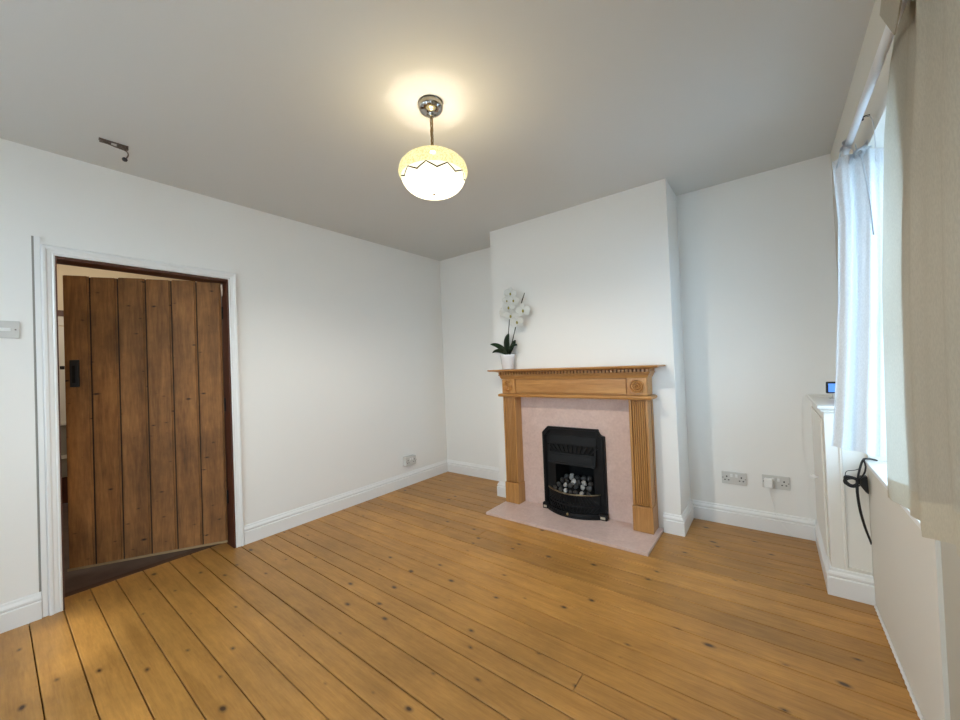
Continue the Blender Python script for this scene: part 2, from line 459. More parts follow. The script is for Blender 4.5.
# wall behind the camera with added windows, high for sun patch, low for fill (x0, x1, z0, z1)
ADDED_FRONT = ((0.52, 1.15, 1.54, 2.12), (1.55, 2.30, 0.70, 1.74))
bm = bmesh.new()
xs_ = [-0.11, ADDED_FRONT[0][0], ADDED_FRONT[0][1], ADDED_FRONT[1][0], ADDED_FRONT[1][1], W + 0.3]
for a, b in ((0, 1), (2, 3), (4, 5)): box(bm, xs_[a], xs_[b], YF - 0.2, YF, -0.06, H)
for f in ADDED_FRONT: box(bm, f[0], f[1], YF - 0.2, YF, -0.06, f[2]); box(bm, f[0], f[1], YF - 0.2, YF, f[3], H)
struct('wall_front', bm, M['wall'])

# skirting boards
SK = [(0, 0), (0.020, 0), (0.020, 0.086), (0.017, 0.089), (0.013, 0.091), (0.016, 0.096), (0.017, 0.105), (0.013, 0.113), (0.008, 0.118), (0.006, 0.128), (0.0, 0.131)]
flat = lambda a, b, h: Vector((a, b, h))
def skirt(name, path):
    b_ = bmesh.new(); sweep(b_, path, SK, flat); return struct(name, b_, M['gloss_white'])
skirt('baseboard_left', [(0, 0), (0, -2.131)][::-1][::-1])
skirt('baseboard_front', [(0, -3.068), (0, YF), (W + 0.12, YF)])
skirt('baseboard_back', [(B0, -0.022), (B0, 0), (0.0, 0)])
skirt('baseboard_right', [(3.192, 0), (B1, 0), (B1, -BD), (2.375, -BD)])
skirt('baseboard_chimney', [(1.156, -BD), (B0, -BD), (B0, -0.024)])

# architrave round the door: path in (y, z), height stands out into the room
AR = [(0, 0), (0, 0.014), (0.006, 0.018), (0.012, 0.014), (0.016, 0.016), (0.028, 0.018), (0.034, 0.023), (0.044, 0.024), (0.050, 0.018), (0.050, 0)]
bm = bmesh.new()
sweep(bm, [(DY0, 0.0), (DY0, DZ), (DY1, DZ), (DY1, 0.0)], AR, lambda a, b, h: Vector((h, a, b)))
struct('trim_2', bm, M['gloss_white'])
bm = bmesh.new(); box(bm, 0.0005, 0.013, -3.0665, DY0 - 0.0505, 0.0, 1.965, 0.002); struct('trim_3', bm, M['gloss_white'])
bm = bmesh.new(); box(bm, 0.0, 0.002, -3.075, -3.067, 0.132, 1.965); struct('trim_4', bm, M['groove'])
# dark lining of the door opening
bm = bmesh.new()
box(bm, -0.115, 0.0125, DY1 - 0.012, DY1 - 0.0005, 0.001, DZ - 0.001); box(bm, -0.115, 0.0125, DY0 + 0.0005, DY0 + 0.006, 0.001, DZ - 0.001)
box(bm, -0.115, 0.0125, DY0 + 0.006, DY1 - 0.012, DZ - 0.016, DZ - 0.001)
struct('trim_5', bm, M['lining'])

# ------------------------------------------------------------------ hall beyond the door
HX = -2.6
bm = bmesh.new(); box(bm, HX - 0.1, HX, -4.4, -1.0, 0, H); box(bm, HX, -0.11, -4.5, -4.4, 0, H); box(bm, HX, -0.11, -1.1, -1.0, 0, H)
struct('wall_hall', bm, M['hall_wall'])
bm = bmesh.new(); box(bm, HX - 0.1, -0.216, -4.5, -1.0, -0.06, -0.004); struct('floor_hall', bm, M['hall_floor'])
bm = bmesh.new(); box(bm, HX - 0.1, -0.11, -4.5, -1.0, H - 0.02, H + 0.1); struct('ceiling_hall', bm, M['ceiling'])
def hallband(name, m, d, z0, z1):
    b_ = bmesh.new(); box(b_, HX, HX + d, -4.4, -1.1, z0, z1, min(0.003, d*0.3)); struct(name, b_, m)
hallband('wall_hall_dado', M['hall_dado'], 0.010, 0.26, 0.77)
hallband('baseboard_hall', M['lining'], 0.022, 0.0, 0.255)
hallband('trim_6', M['cream_paint'], 0.030, 0.44, 0.475)
hallband('trim_7', M['cream_paint'], 0.040, 0.771, 0.80)
hallband('trim_8', M['cream_paint'], 0.012, 0.801, 1.755)
hallband('trim_9', M['cream_paint'], 0.012, 1.765, 1.855)
hallband('trim_10', M['lining'], 0.030, 1.86, 1.915)
# ------------------------------------------------------------------ plank door, ajar into the hall
door = thing('door_1', 'old brown plank door standing ajar in the white framed doorway', 'door', (-0.062, -2.203, 0.03), kind='structure')
du = Vector((-0.475 + 0.059, -2.93 + 2.198, 0)).normalized()      # along the door from hinge to free edge
dn = Vector((du.y, -du.x, 0))                                      # towards the room
if dn.x < 0: dn = -dn
def D(u, n, z): return Vector((-0.062, -2.203, 0)) + du*u + dn*n + Vector((0, 0, z))
def dbox(bm, u0, u1, n0, n1, z0, z1, bev=0.0):
    vs = box(bm, u0, u1, n0, n1, z0, z1, 0)
    return vs
def dmesh(fn):
    s = bmesh.new(); fn(s)
    for v in s.verts: v.co = D(v.co.x, v.co.y, v.co.z)
    return s
us = [0.003, 0.150, 0.291, 0.430, 0.574, 0.712, 0.842]
tops = [1.862, 1.866, 1.864, 1.867, 1.863, 1.868]
def planks(s):
    ly = s.loops.layers.color.new('board')
    for i in range(6):
        c = R.random()
        vs = box(s, us[i] + 0.003, us[i+1] - 0.003, -0.026, 0, 0.030, tops[i])
        fs = {f for v in vs for f in v.link_faces}
        for f in fs:
            for l in f.loops: l[ly] = (c, c, c, 1)
        es = [e for f in fs for e in f.edges if abs(e.verts[0].co.z - e.verts[1].co.z) > 0.5]
        bmesh.ops.bevel(s, geom=list(set(es)), offset=0.009, segments=2, affect='EDGES')
obj('plank_panel', dmesh(planks), M['door'], door)
def battens(s):
    for z in (0.22, 0.95, 1.65): box(s, 0.03, 0.80, -0.052, -0.0265, z, z + 0.13, 0.004)
obj('ledge', dmesh(battens), M['door'], door)
def joints(s):
    for q in us[1:-1]: box(s, q - 0.0029, q + 0.0029, -0.022, -0.008, 0.031, 1.86)
obj('plank_joints', dmesh(joints), M['gap'], door, label='dark gaps between the planks')
def weather(s):
    box(s, 0.004, 0.842, 0.0005, 0.007, 0.031, 0.045, 0.002)
obj('bottom_strip', dmesh(weather), mat_plain('worn_pale_edge', (0.30, 0.20, 0.10), 0.6), door, label='pale worn strip along the bottom edge of the door')
latch = obj('latch', dmesh(lambda s: box(s, 0.764, 0.806, 0.0005, 0.018, 1.165, 1.335, 0.004)), M['black'], door, label='black iron latch box near the free edge')
def lt(s):
    box(s, 0.778, 0.792, 0.0185, 0.024, 1.19, 1.30, 0.003)
obj('latch_plate', dmesh(lt), M['iron'], latch)
obj('latch_bolt', dmesh(lambda s: box(s, 0.843, 0.862, -0.018, -0.006, 1.278, 1.300, 0.003)), M['black'], door, label='black latch bolt sticking out of the free edge')
def hinges(s):
    for z in (0.30, 0.95, 1.6):
        box(s, -0.006, 0.002, -0.02, 0.002, z, z + 0.09, 0.001)
obj('hinge', dmesh(hinges), M['iron'], door)
# ------------------------------------------------------------------ window in the right wall
win = thing('window_1', 'sunlit window in the right wall behind the hanging curtains', 'window', (W + 0.16, (WY0+WY1)/2, WZ0), kind='structure')
bm = bmesh.new()
fx0, fx1 = W + 0.145, W + 0.195
for a in ((WY0, WY0 + 0.06, WZ0, WZ1), (WY1 - 0.06, WY1, WZ0, WZ1), (WY0 + 0.06, WY1 - 0.06, WZ0, WZ0 + 0.07), (WY0 + 0.06, WY1 - 0.06, WZ1 - 0.06, WZ1),
          (WY0 + 0.06, WY1 - 0.06, 1.33, 1.38), (-1.155, -1.125, WZ0 + 0.07, 1.33), (-1.155, -1.125, 1.38, WZ1 - 0.06)):
    box(bm, fx0, fx1, a[0], a[1], a[2], a[3], 0.004)
obj('window_frame', bm, M['gloss_white'], win)
bm = bmesh.new(); box(bm, W + 0.168, W + 0.172, WY0 + 0.05, WY1 - 0.05, WZ0 + 0.05, WZ1 - 0.05); obj('pane', bm, M['glass_dimmed'], win)
bm = bmesh.new(); box(bm, W - 0.014, W + 0.145, WY0 + 0.001, WY1 - 0.001, WZ0 - 0.02, WZ0, 0.004); obj('window_sill', bm, M['gloss_white'], win)
for k, (a0, a1, c0, c1) in enumerate(ADDED_FRONT):
    wk = thing('window_%d' % (2 if k == 0 else 4), ('small high' if k == 0 else 'low wide') + ' front window, unseen, added behind the viewer for its light', 'window', ((a0 + a1)/2, YF - 0.12, c0), kind='structure')
    bm = bmesh.new(); mid = (a0 + a1)/2
    for a in ((a0, a0 + 0.05, c0, c1), (a1 - 0.05, a1, c0, c1), (a0 + 0.05, a1 - 0.05, c0, c0 + 0.07), (a0 + 0.05, a1 - 0.05, c1 - 0.06, c1), (mid - 0.015, mid + 0.015, c0 + 0.07, c1 - 0.06)):
        box(bm, a[0], a[1], YF - 0.15, YF - 0.10, a[2], a[3], 0.004)
    obj('window_frame', bm, M['gloss_white'], wk)
    bm = bmesh.new(); box(bm, a0 + 0.04, a1 - 0.04, YF - 0.127, YF - 0.123, c0 + 0.05, c1 - 0.05); obj('pane', bm, M['glass'], wk)
w3 = thing('window_3', 'unseen side window added in the right wall behind the viewer for its light', 'window', (W + 0.16, (ADDED_SIDE[0] + ADDED_SIDE[1])/2, ADDED_SIDE[2]), kind='structure')
bm = bmesh.new()
for a in ((ADDED_SIDE[0], ADDED_SIDE[0] + 0.05, ADDED_SIDE[2], ADDED_SIDE[3]), (ADDED_SIDE[1] - 0.05, ADDED_SIDE[1], ADDED_SIDE[2], ADDED_SIDE[3]), (ADDED_SIDE[0] + 0.05, ADDED_SIDE[1] - 0.05, ADDED_SIDE[2], ADDED_SIDE[2] + 0.06), (ADDED_SIDE[0] + 0.05, ADDED_SIDE[1] - 0.05, ADDED_SIDE[3] - 0.06, ADDED_SIDE[3]), (ADDED_SIDE[0] + 0.05, ADDED_SIDE[1] - 0.05, 1.33, 1.37)):
    box(bm, fx0, fx1, a[0], a[1], a[2], a[3], 0.004)
obj('window_frame', bm, M['gloss_white'], w3)
bm = bmesh.new(); box(bm, W + 0.168, W + 0.172, ADDED_SIDE[0] + 0.04, ADDED_SIDE[1] - 0.04, ADDED_SIDE[2] + 0.05, ADDED_SIDE[3] - 0.05); obj('pane', bm, M['glass'], w3)
bm = bmesh.new(); box(bm, -12, 16, -16, 12, -0.40, -0.30); struct('ground_outside', bm, M['outside'])

# pale bead where the window wall meets the floor
bm = bmesh.new()
n = 60
pts = [(W - 0.004, -1.611 + i*(0.905/n), 0.006) for i in range(n + 1)]
tube(bm, pts, [0.0045 + 0.0022*(i % 2) for i in range(n + 1)], 6, smooth=1)
struct('trim_11', bm, M['gloss_white'])

# ------------------------------------------------------------------ fireplace
surround = thing('fire_surround', 'oak fire surround with fluted legs and pink marble back panel on the chimney breast', 'fireplace', (1.748, -BD, 0.0))
S0 = surround
HZ = 0.020
G = 0.0006
bm = bmesh.new()          # rose marble back panel around the fire opening
py0, py1 = -0.408, -BD - G
box(bm, 1.16, FX0, py0, py1, HZ + G, 0.93); box(bm, FX1, 2.338, py0, py1, HZ + G, 0.93); box(bm, FX0, FX1, py0, py1, FZ1, 0.93)
obj('back_panel', bm, M['marble'], S0, label='pink marble back panel')
def leg(xa, xb):
    """one pilaster: plinth, fluted shaft, capital block"""
    b_ = bmesh.new()
    yb, yf = -BD - G, -0.505
    box(b_, xa, xb, yf + 0.018, py0 - G, 0.195, 0.925, 0.002)               # core
    box(b_, xa - 0.004 if xa < 1.7 else xb - 0.03, xa + 0.03 if xa < 1.7 else xb + 0.004, py0, yb, HZ + G, 0.925)  # outer return to the wall
    wdt = xb - xa
    box(b_, xa, xa + 0.014, yf + 0.002, yf + 0.018, 0.195, 0.925, 0.001)     # margins of the fluted face
    box(b_, xb - 0.014, xb, yf + 0.002, yf + 0.018, 0.195, 0.925, 0.001)
    nfl = 6; fw = (wdt - 0.036)/nfl
    for i in range(nfl):
        cx = xa + 0.018 + fw*(i + 0.5)
        sub = bmesh.new(); 
        prism(sub, [(-fw/2 + 0.002, 0.003), (-fw*0.36, -0.008), (0, -0.011), (fw*0.36, -0.008), (fw/2 - 0.002, 0.003)],
              lambda u, v: Vector((cx + u, yf + 0.018 + v - 0.004, 0.20)), lambda u, v: Vector((cx + u, yf + 0.018 + v - 0.004, 0.92)))
        join(b_, sub)
    l = obj('pilaster', b_, M['oak_v'], S0)
    b_ = bmesh.new(); box(b_, xa - 0.006, xb + 0.006, yf - 0.008, py0 - G, HZ + G, 0.193, 0.004); obj('plinth_block', b_, M['oak_v'], l)
    return l
LX0, LX1, RX0, RX1 = 1.158, 1.280, 2.214, 2.335
leg(LX0, LX1); leg(RX0, RX1)
for xa, xb in ((RX0 - 0.022, RX0 - 0.002),):   # slim inner strips beside the legs
    bm = bmesh.new(); box(bm, xa, xb, -0.440, py0 - G, HZ + G, 0.925, 0.002); obj('inner_strip', bm, M['oak_v'], S0)
# frieze
bm = bmesh.new(); box(bm, LX0 - 0.004, RX1 + 0.004, -0.488, -BD - G, 0.9505, 1.074, 0.002); fr = obj('frieze', bm, M['oak_h'], S0)
bm = bmesh.new(); box(bm, LX1 + 0.012, RX0 - 0.016, -0.497, -0.4885, 0.960, 1.066, 0.003); obj('frieze_panel', bm, M['oak_h'], fr)
for cx in ((LX0 + LX1)/2, (RX0 + RX1)/2):
    bm = bmesh.new(); box(bm, cx - 0.063, cx + 0.063, -0.506, -0.4885, 0.952, 1.072, 0.003); blk = obj('corner_block', bm, M['oak_v'], S0)
    bm = bmesh.new()
    prof = []
    for i in range(41):
        r_ = 0.047*(1 - i/40)
        prof.append((r_, 0.006 + 0.0065*math.cos(2*PI*i/40*3)))
    prof[0] = (0.047, -0.002); prof[-1] = (0, prof[-1][1])
    lathe(bm, prof, (cx, -0.507, 1.014), 36, Matrix.Rotation(PI/2, 3, 'X'))
    obj('carved_roundel', bm, M['oak_v'], blk, label='round carved boss of concentric rings')
# bead below the frieze
bm = bmesh.new()
bead = [(0, 0), (0.024, 0), (0.028, 0.006), (0.030, 0.014), (0.026, 0.021), (0.016, 0.025), (0, 0.025)]
xz = [(RX1 + 0.005, -BD - G), (RX1 + 0.005, -0.500), (LX0 - 0.005, -0.500), (LX0 - 0.005, -BD - G)]
sweep(bm, xz[::-1], [(-o, h) for o, h in bead], lambda a, b, h: Vector((a, b, 0.925 + h)))
box(bm, LX0 - 0.005, RX1 + 0.005, -0.500, -BD - G, 0.9255, 0.9495)
obj('bead_moulding', bm, M['oak_h'], S0)
# cornice above the frieze
bm = bmesh.new()
corn = [(0, 0), (0.004, 0), (0.008, 0.010), (0.013, 0.018), (0.014, 0.026), (0.022, 0.030), (0.024, 0.038), (0, 0.038)]
sweep(bm, xz[::-1], [(-o, h) for o, h in corn], lambda a, b, h: Vector((a, b, 1.0745 + h)))
box(bm, LX0 - 0.004, RX1 + 0.004, -0.500, -BD - G, 1.0748, 1.112)
obj('cornice', bm, M['oak_h'], S0)
# dentil course
bm = bmesh.new()
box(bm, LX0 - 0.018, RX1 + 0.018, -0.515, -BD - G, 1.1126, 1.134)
dent = obj('dentil_rail', bm, M['oak_dark'], S0, label='rail behind the dentils, coloured dark as shade')
bm = bmesh.new()
nd_ = 46
span = (RX1 + 0.026) - (LX0 - 0.026)
for i in range(nd_):
    x = LX0 - 0.026 + span*(i + 0.5)/nd_
    box(bm, x - 0.0078, x + 0.0078, -0.528, -0.5155, 1.1130, 1.1335)
for i in range(6):
    yy = -0.512 + i*0.022
    box(bm, RX1 + 0.0185, RX1 + 0.028, yy, yy + 0.013, 1.1130, 1.1335); box(bm, LX0 - 0.028, LX0 - 0.0185, yy, yy + 0.013, 1.1130, 1.1335)
obj('dentil', bm, M['oak_h'], S0)
# mantel shelf with moulded underside
bm = bmesh.new()
sh = [(0, 0), (0.010, 0), (0.018, 0.004), (0.030, 0.007), (0.048, 0.009), (0.054, 0.012), (0.056, 0.018), (0.053, 0.022), (0, 0.022)]
xs = [(RX1 + 0.020, -BD - G), (RX1 + 0.020, -0.515), (LX0 - 0.020, -0.515), (LX0 - 0.020, -BD - G)]
wd = 1.35
sweep(bm, xs[::-1], [(-o*wd, h) for o, h in sh], lambda a, b, h: Vector((a, b, 1.1345 + h)))
box(bm, LX0 - 0.022, RX1 + 0.022, -0.517, -BD - G, 1.1347, 1.1565)
obj('mantel_shelf', bm, M['oak_h'], S0)

bm = bmesh.new(); box(bm, 1.143, 2.371, -0.790, -BD - G, 0.0005, HZ, 0.003)
tag(obj('hearth_slab', bm, M['marble']), 'flat pink marble hearth slab on the floor below the fire', 'hearth')

# ------------------------------------------------------------------ gas fire
GX0, GX1 = 1.487, 2.003; GC = (GX0 + GX1)/2
fire = thing('gas_fire', 'black cast iron gas fire with sunburst grilles set in pink marble', 'gas fire', (GC, -0.43, HZ))
def ring(outer, inner, y0, y1, bmx):
    """flat ring between two outlines with equal point counts, from y0 (front) to y1 (back)"""
    n = len(outer)
    of = [bmx.verts.new((x, y0, z)) for x, z in outer]; ob = [bmx.verts.new((x, y1, z)) for x, z in outer]
    jf = [bmx.verts.new((x, y0, z)) for x, z in inner]; jb = [bmx.verts.new((x, y1, z)) for x, z in inner]
    for i in range(n):
        k = (i+1) % n
        bmx.faces.new((of[i], of[k], jf[k], jf[i])); bmx.faces.new((ob[k], ob[i], jb[i], jb[k]))
        bmx.faces.new((of[k], of[i], ob[i], ob[k])); bmx.faces.new((jf[i], jf[k], jb[k], jb[i]))
def outline(x0, x1, z0, z1, nx, nz, k=5):
    p = [(x0, z0), (x1, z0)]
    for i in range(k+1):       # concave notch at the top right, then the top left
        a = PI/2*i/k; p.append((x1 - nx*math.sin(a)*1.0, z1 - nz + nz*(1-math.cos(a))))
    for i in range(k+1):
        a = PI/2*i/k; p.append((x0 + nx*math.cos(a), z1 - nz*math.sin(a) + 0*nz) if False else (x0 + nx*(1 - math.sin(a)) , z1 - nz*(1-math.cos(a)) if False else z1 - nz + nz*(1-math.cos(PI/2 - a))))
    return p
bm = bmesh.new()
ring(outline(GX0, GX1, HZ + G, 0.682, 0.048, 0.050), outline(GX0 + 0.030, GX1 - 0.030, HZ + 0.004, 0.652, 0.042, 0.044), -0.436, -0.4085, bm)
frame = obj('fire_frame', bm, M['iron'], fire)
bm = bmesh.new()
ring(outline(GX0 + 0.012, GX1 - 0.012, HZ + 0.002, 0.670, 0.046, 0.048), outline(GX0 + 0.024, GX1 - 0.024, HZ + 0.004, 0.658, 0.043, 0.045), -0.446, -0.4365, bm)
ring(outline(GX0 + 0.031, GX1 - 0.031, HZ + 0.004, 0.651, 0.042, 0.044), outline(GX0 + 0.062, GX1 - 0.062, HZ + 0.006, 0.620, 0.030, 0.032), -0.424, -0.4085, bm)
obj('frame_moulding', bm, M['iron'], frame)
# fire box behind
bm = bmesh.new()
box(bm, FX0 + 0.001, FX0 + 0.006, -0.40, -0.125, 0.03, FZ1 - 0.002); box(bm, FX1 - 0.006, FX1 - 0.001, -0.40, -0.125, 0.03, FZ1 - 0.002)
box(bm, FX0 + 0.006, FX1 - 0.006, -0.132, -0.125, 0.03, FZ1 - 0.002); box(bm, FX0 + 0.006, FX1 - 0.006, -0.40, -0.132, 0.155, 0.165)
box(bm, FX0 + 0.006, FX1 - 0.006, -0.40, -0.132, FZ1 - 0.012, FZ1 - 0.004)
obj('fire_box', bm, M['matt_black'], fire)
bm = bmesh.new()
bm.free()
for xa, xb in ((1.5465, 1.590), (1.908, 1.9435)):
    bm = bmesh.new(); box(bm, xa, xb, -0.4235, -0.4088, 0.10, 0.62, 0.003); obj('side_cheek', bm, M['iron'], fire)
# canopy: a plate leaning forwards with a slot of radiating bars
CX0, CX1 = GX0 + 0.063, GX1 - 0.063
def can_y(z): return -0.425 - 0.045*(0.615 - z)/0.215
bm = bmesh.new()
def slab(x0, x1, z0, z1, dy=0.0, th=0.008):
    vs = []
    for (x, z, o) in ((x0,z0,0),(x1,z0,0),(x1,z1,0),(x0,z1,0),(x0,z0,th),(x1,z0,th),(x1,z1,th),(x0,z1,th)):
        vs.append(bm.verts.new((x, can_y(z) + o - dy, z)))
    for q in ((0,1,2,3),(7,6,5,4),(0,4,5,1),(1,5,6,2),(2,6,7,3),(3,7,4,0)): bm.faces.new([vs[i] for i in q])
slab(CX0, CX1, 0.400, 0.487); slab(CX0, CX1, 0.548, 0.618); slab(CX0, CX0 + 0.012, 0.487, 0.548); slab(CX1 - 0.012, CX1, 0.487, 0.548)
slab(CX0 + 0.004, CX1 - 0.004, 0.400, 0.412, 0.008); slab(CX0 + 0.004, CX1 - 0.004, 0.480, 0.487, 0.005); slab(CX0 + 0.004, CX1 - 0.004, 0.548, 0.555, 0.005)
slab(CX0 + 0.02, CX1 - 0.02, 0.425, 0.470, 0.004, 0.004)
can = obj('canopy', bm, M['iron'], fire)
bm = bmesh.new(); slab(CX0 + 0.004, CX1 - 0.004, 0.480, 0.560, -0.018, 0.004); obj('grille_backing', bm, M['matt_black'], can)
bm = bmesh.new()
for i in range(11):                                   # radiating bars of the canopy slot
    a = math.radians(-64 + 128*i/10)
    x = GC + (CX1 - CX0 - 0.03)*0.5*(i - 5)/5
    z = 0.5175; L_ = 0.062/max(0.55, math.cos(a*0.72))
    obox(bm, (x, can_y(z) + 0.004, z), (0.0085, 0.008, L_*0.93), (0, a*0.72, 0))
obj('sunburst_grille', bm, M['iron'], can)
# bowed lower front with two tiers of radiating bars
def bow(t, d=0.105): return -0.435 - d*math.sin(PI*t)**0.8      # t runs 0..1 across the front
def bowed(bm, x0, x1, z0, z1, d0, d1, th=0.010, n=24, up=0.0):
    """bowed band; d0 and d1 are the bulge at its bottom and top"""
    rows = []
    for i in range(n + 1):
        t = i/n; x = x0 + (x1-x0)*t
        rows.append([bm.verts.new((x, bow(t, d0), z0)), bm.verts.new((x, bow(t, d1), z1 + up*math.sin(PI*t))), bm.verts.new((x, bow(t, d1) + th, z1 + up*math.sin(PI*t))), bm.verts.new((x, bow(t, d0) + th, z0))])
    for a, b in zip(rows, rows[1:]):
        for j in range(4): bm.faces.new((a[j], b[j], b[(j+1) % 4], a[(j+1) % 4]))
    bm.faces.new(rows[0][::-1]); bm.faces.new(rows[-1])
AX0, AX1 = GX0 + 0.045, GX1 - 0.045
bm = bmesh.new()
bowed(bm, GX0 + 0.008, GX1 - 0.008, HZ + G, HZ + 0.022, 0.115, 0.112, 0.06)
bowed(bm, GX0 + 0.018, GX1 - 0.018, HZ + 0.023, HZ + 0.034, 0.106, 0.100, 0.05)
bowed(bm, AX0, AX1, 0.098, 0.112, 0.088, 0.086, 0.014)
bowed(bm, AX0, AX1, 0.170, 0.184, 0.080, 0.080, 0.014)
base = obj('ash_front', bm, M['iron'], fire)
bm = bmesh.new(); bowed(bm, AX0 + 0.004, AX1 - 0.004, HZ + 0.030, 0.176, 0.070, 0.062, 0.006); obj('grille_backing', bm, M['matt_black'], base)
bm = bmesh.new()
def rays(zc, hgt, cnt, spread, d, lean):
    for i in range(cnt):
        t = 0.07 + 0.86*i/(cnt-1); x = AX0 + (AX1-AX0)*t
        a = math.radians(lean*(2*t-1))
        obox(bm, (x, bow(t, d) + 0.004, zc), (0.006, 0.008, hgt/max(0.6, math.cos(a))), (0, a, math.radians(22)*(2*t-1)))
rays(0.078, 0.050, 15, 1, 0.084, 52)
rays(0.141, 0.056, 17, 1, 0.074, -58)
obj('sunburst_grille', bm, M['iron'], base)
bm = bmesh.new()
pts = [(AX0 + (AX1-AX0)*i/20, bow(i/20, 0.086) - 0.002, 0.196 - 0.006*math.sin(PI*i/20)) for i in range(21)]
tube(bm, pts, 0.0065, 8, smooth=1)
obj('fender_bar', bm, mat_plain('worn_bronze_edge', (0.20, 0.16, 0.10), 0.35, 0.8), fire, label='worn bronze bar in front of the coals')
bm = bmesh.new()
bowed(bm, AX0 + 0.002, AX1 - 0.002, 0.168, 0.172, 0.072, 0.072, 0.09); box(bm, FX0 + 0.007, FX1 - 0.007, -0.44, -0.30, 0.166, 0.175)
obj('coal_tray', bm, M['matt_black'], fire)
bm = bmesh.new(); lathe(bm, [(0.0, 0.016), (0.006, 0.015), (0.009, 0.010), (0.009, 0.006), (0.004, 0.004), (0.004, 0.0)], (GC - 0.005, bow(0.48, 0.112) - 0.001, 0.050), 16, Matrix.Rotation(PI/2, 3, 'X'))
obj('knob', bm, M['brass'], fire, label='small brass control knob')
for x, w_ in ((GX0 + 0.020, 0.030), (GX1 - 0.022, 0.040)):
    bm = bmesh.new(); box(bm, x - w_*0.75, x + w_*0.75, -0.470, -0.4365, HZ + G, HZ + 0.046, 0.004); ft = obj('foot_block', bm, M['iron'], fire)
    bm = bmesh.new(); box(bm, x - w_*0.45, x + w_*0.45, -0.4722, -0.4703, HZ + 0.010, HZ + 0.028, 0.0005); obj('maker_tag', bm, M['tag'], ft, label='small pale metal tag')

# coals in the tray: each one a thing of its own
def coal_mesh(seed, name):
    r_ = random.Random(seed); b_ = bmesh.new()
    bmesh.ops.create_icosphere(b_, subdivisions=2, radius=1.0)
    ax = [Vector((r_.uniform(-1,1), r_.uniform(-1,1), r_.uniform(-1,1))).normalized() for _ in range(9)]
    for v in b_.verts:
        k = 1.0
        for a in ax:
            d_ = v.co.normalized().dot(a)
            if d_ > 0.62: k = min(k, 0.62/d_ + 0.03)
        v.co *= k
        v.co.x *= 1.15; v.co.z *= 0.85
    me = bpy.data.meshes.new(name); b_.to_mesh(me); b_.free(); return me
dark_m = [coal_mesh(i, 'coal') for i in (3, 8, 21)]
for me in dark_m: me.materials.append(M['coal'])
ash_m = [coal_mesh(i, 'coal') for i in (5, 14)]
for me in ash_m: me.materials.append(M['ash_coal'])
rc = random.Random(11)
k = 0
for row, (n_, yy, zz, rad, xw) in enumerate(((7, -0.474, 0.204, 0.025, 0.315), (6, -0.430, 0.226, 0.029, 0.295), (6, -0.385, 0.244, 0.030, 0.285), (5, -0.340, 0.270, 0.033, 0.25))):
    for i in range(n_):
        x = GC + xw*((i + 0.5)/n_ - 0.5) + rc.uniform(-0.006, 0.006)
        pale = (row, i) in ((0, 2), (1, 1), (2, 2), (1, 4), (0, 5), (2, 4), (3, 1))
        o = bpy.data.objects.new('coal', (rc.choice(ash_m) if pale else rc.choice(dark_m))); COL.objects.link(o)
        s_ = rad*rc.uniform(0.74, 0.90)
        o.scale = (s_, s_, s_)
        bowz = 0.028*math.sin(PI*(i + 0.5)/n_) if row == 0 else 0
        o.location = (x, yy - bowz*0.9, zz + rc.uniform(-0.004, 0.006)); o.rotation_euler = (rc.uniform(0, 6), rc.uniform(0, 6), rc.uniform(0, 6))
        if pale: tag(o, 'pale silvery lump of coal heaped in the black gas fire', 'coal', 'silvery coals in the gas fire')
        else: tag(o, 'dark grey lump of coal heaped in the black gas fire', 'coal', 'dark coals in the gas fire')

# ------------------------------------------------------------------ orchid on the mantel
PX, PY, PZ = 1.190, -0.455, 1.157
orch = thing('potted_orchid', 'white orchid in a small white pot at the left end of the mantel', 'potted plant', (PX, PY, PZ))
bm = bmesh.new()
lathe(bm, [(0, 0.0), (0.046, 0.0), (0.050, 0.004), (0.062, 0.108), (0.064, 0.110), (0.066, 0.124), (0.0655, 0.127), (0.060, 0.127), (0.059, 0.112), (0, 0.110)], (PX, PY, PZ), 40)
pot = obj('plant_pot', bm, M['ceramic'], orch)
bm = bmesh.new()
for i in range(60):
    a = R.uniform(0, 6.28); r_ = 0.052*math.sqrt(R.random())
    obox(bm, (PX + r_*math.cos(a), PY + r_*math.sin(a), PZ + 0.114), (0.016, 0.010, 0.008), (R.uniform(-.5,.5), R.uniform(-.5,.5), R.uniform(0,3)))
obj('bark_chips', bm, M['bark'], pot)
def leafm(p0, p1, p2, w_, fold=0.25, curl=(0,0,1)):
    """leaf blade along a quadratic curve p0-p1-p2, width w_"""
    b_ = bmesh.new(); p0, p1, p2 = Vector(p0), Vector(p1), Vector(p2); n = 14; rows = []
    for i in range(n + 1):
        t = i/n; c = (1-t)**2*p0 + 2*t*(1-t)*p1 + t*t*p2
        d_ = (2*(1-t)*(p1-p0) + 2*t*(p2-p1)).normalized()
        side = d_.cross(Vector(curl))
        if side.length < 1e-3: side = d_.cross(Vector((0,1,0)))
        side.normalize(); nor = side.cross(d_)
        w2 = w_*(math.sin(PI*min(1, 0.10 + 0.90*t))**0.6 if t < 1 else 0.02)*0.5
        rows.append([b_.verts.new(c + side*w2*s_ + nor*abs(s_)*w2*fold) for s_ in (-1, -0.5, 0, 0.5, 1)])
    for a, b2 in zip(rows, rows[1:]):
        for j in range(4): b_.faces.new((a[j], a[j+1], b2[j+1], b2[j]))
    geo = bmesh.ops.solidify(b_, geom=b_.faces[:], thickness=0.0022)
    return b_
base_p = (PX + 0.012, PY, PZ + 0.125)
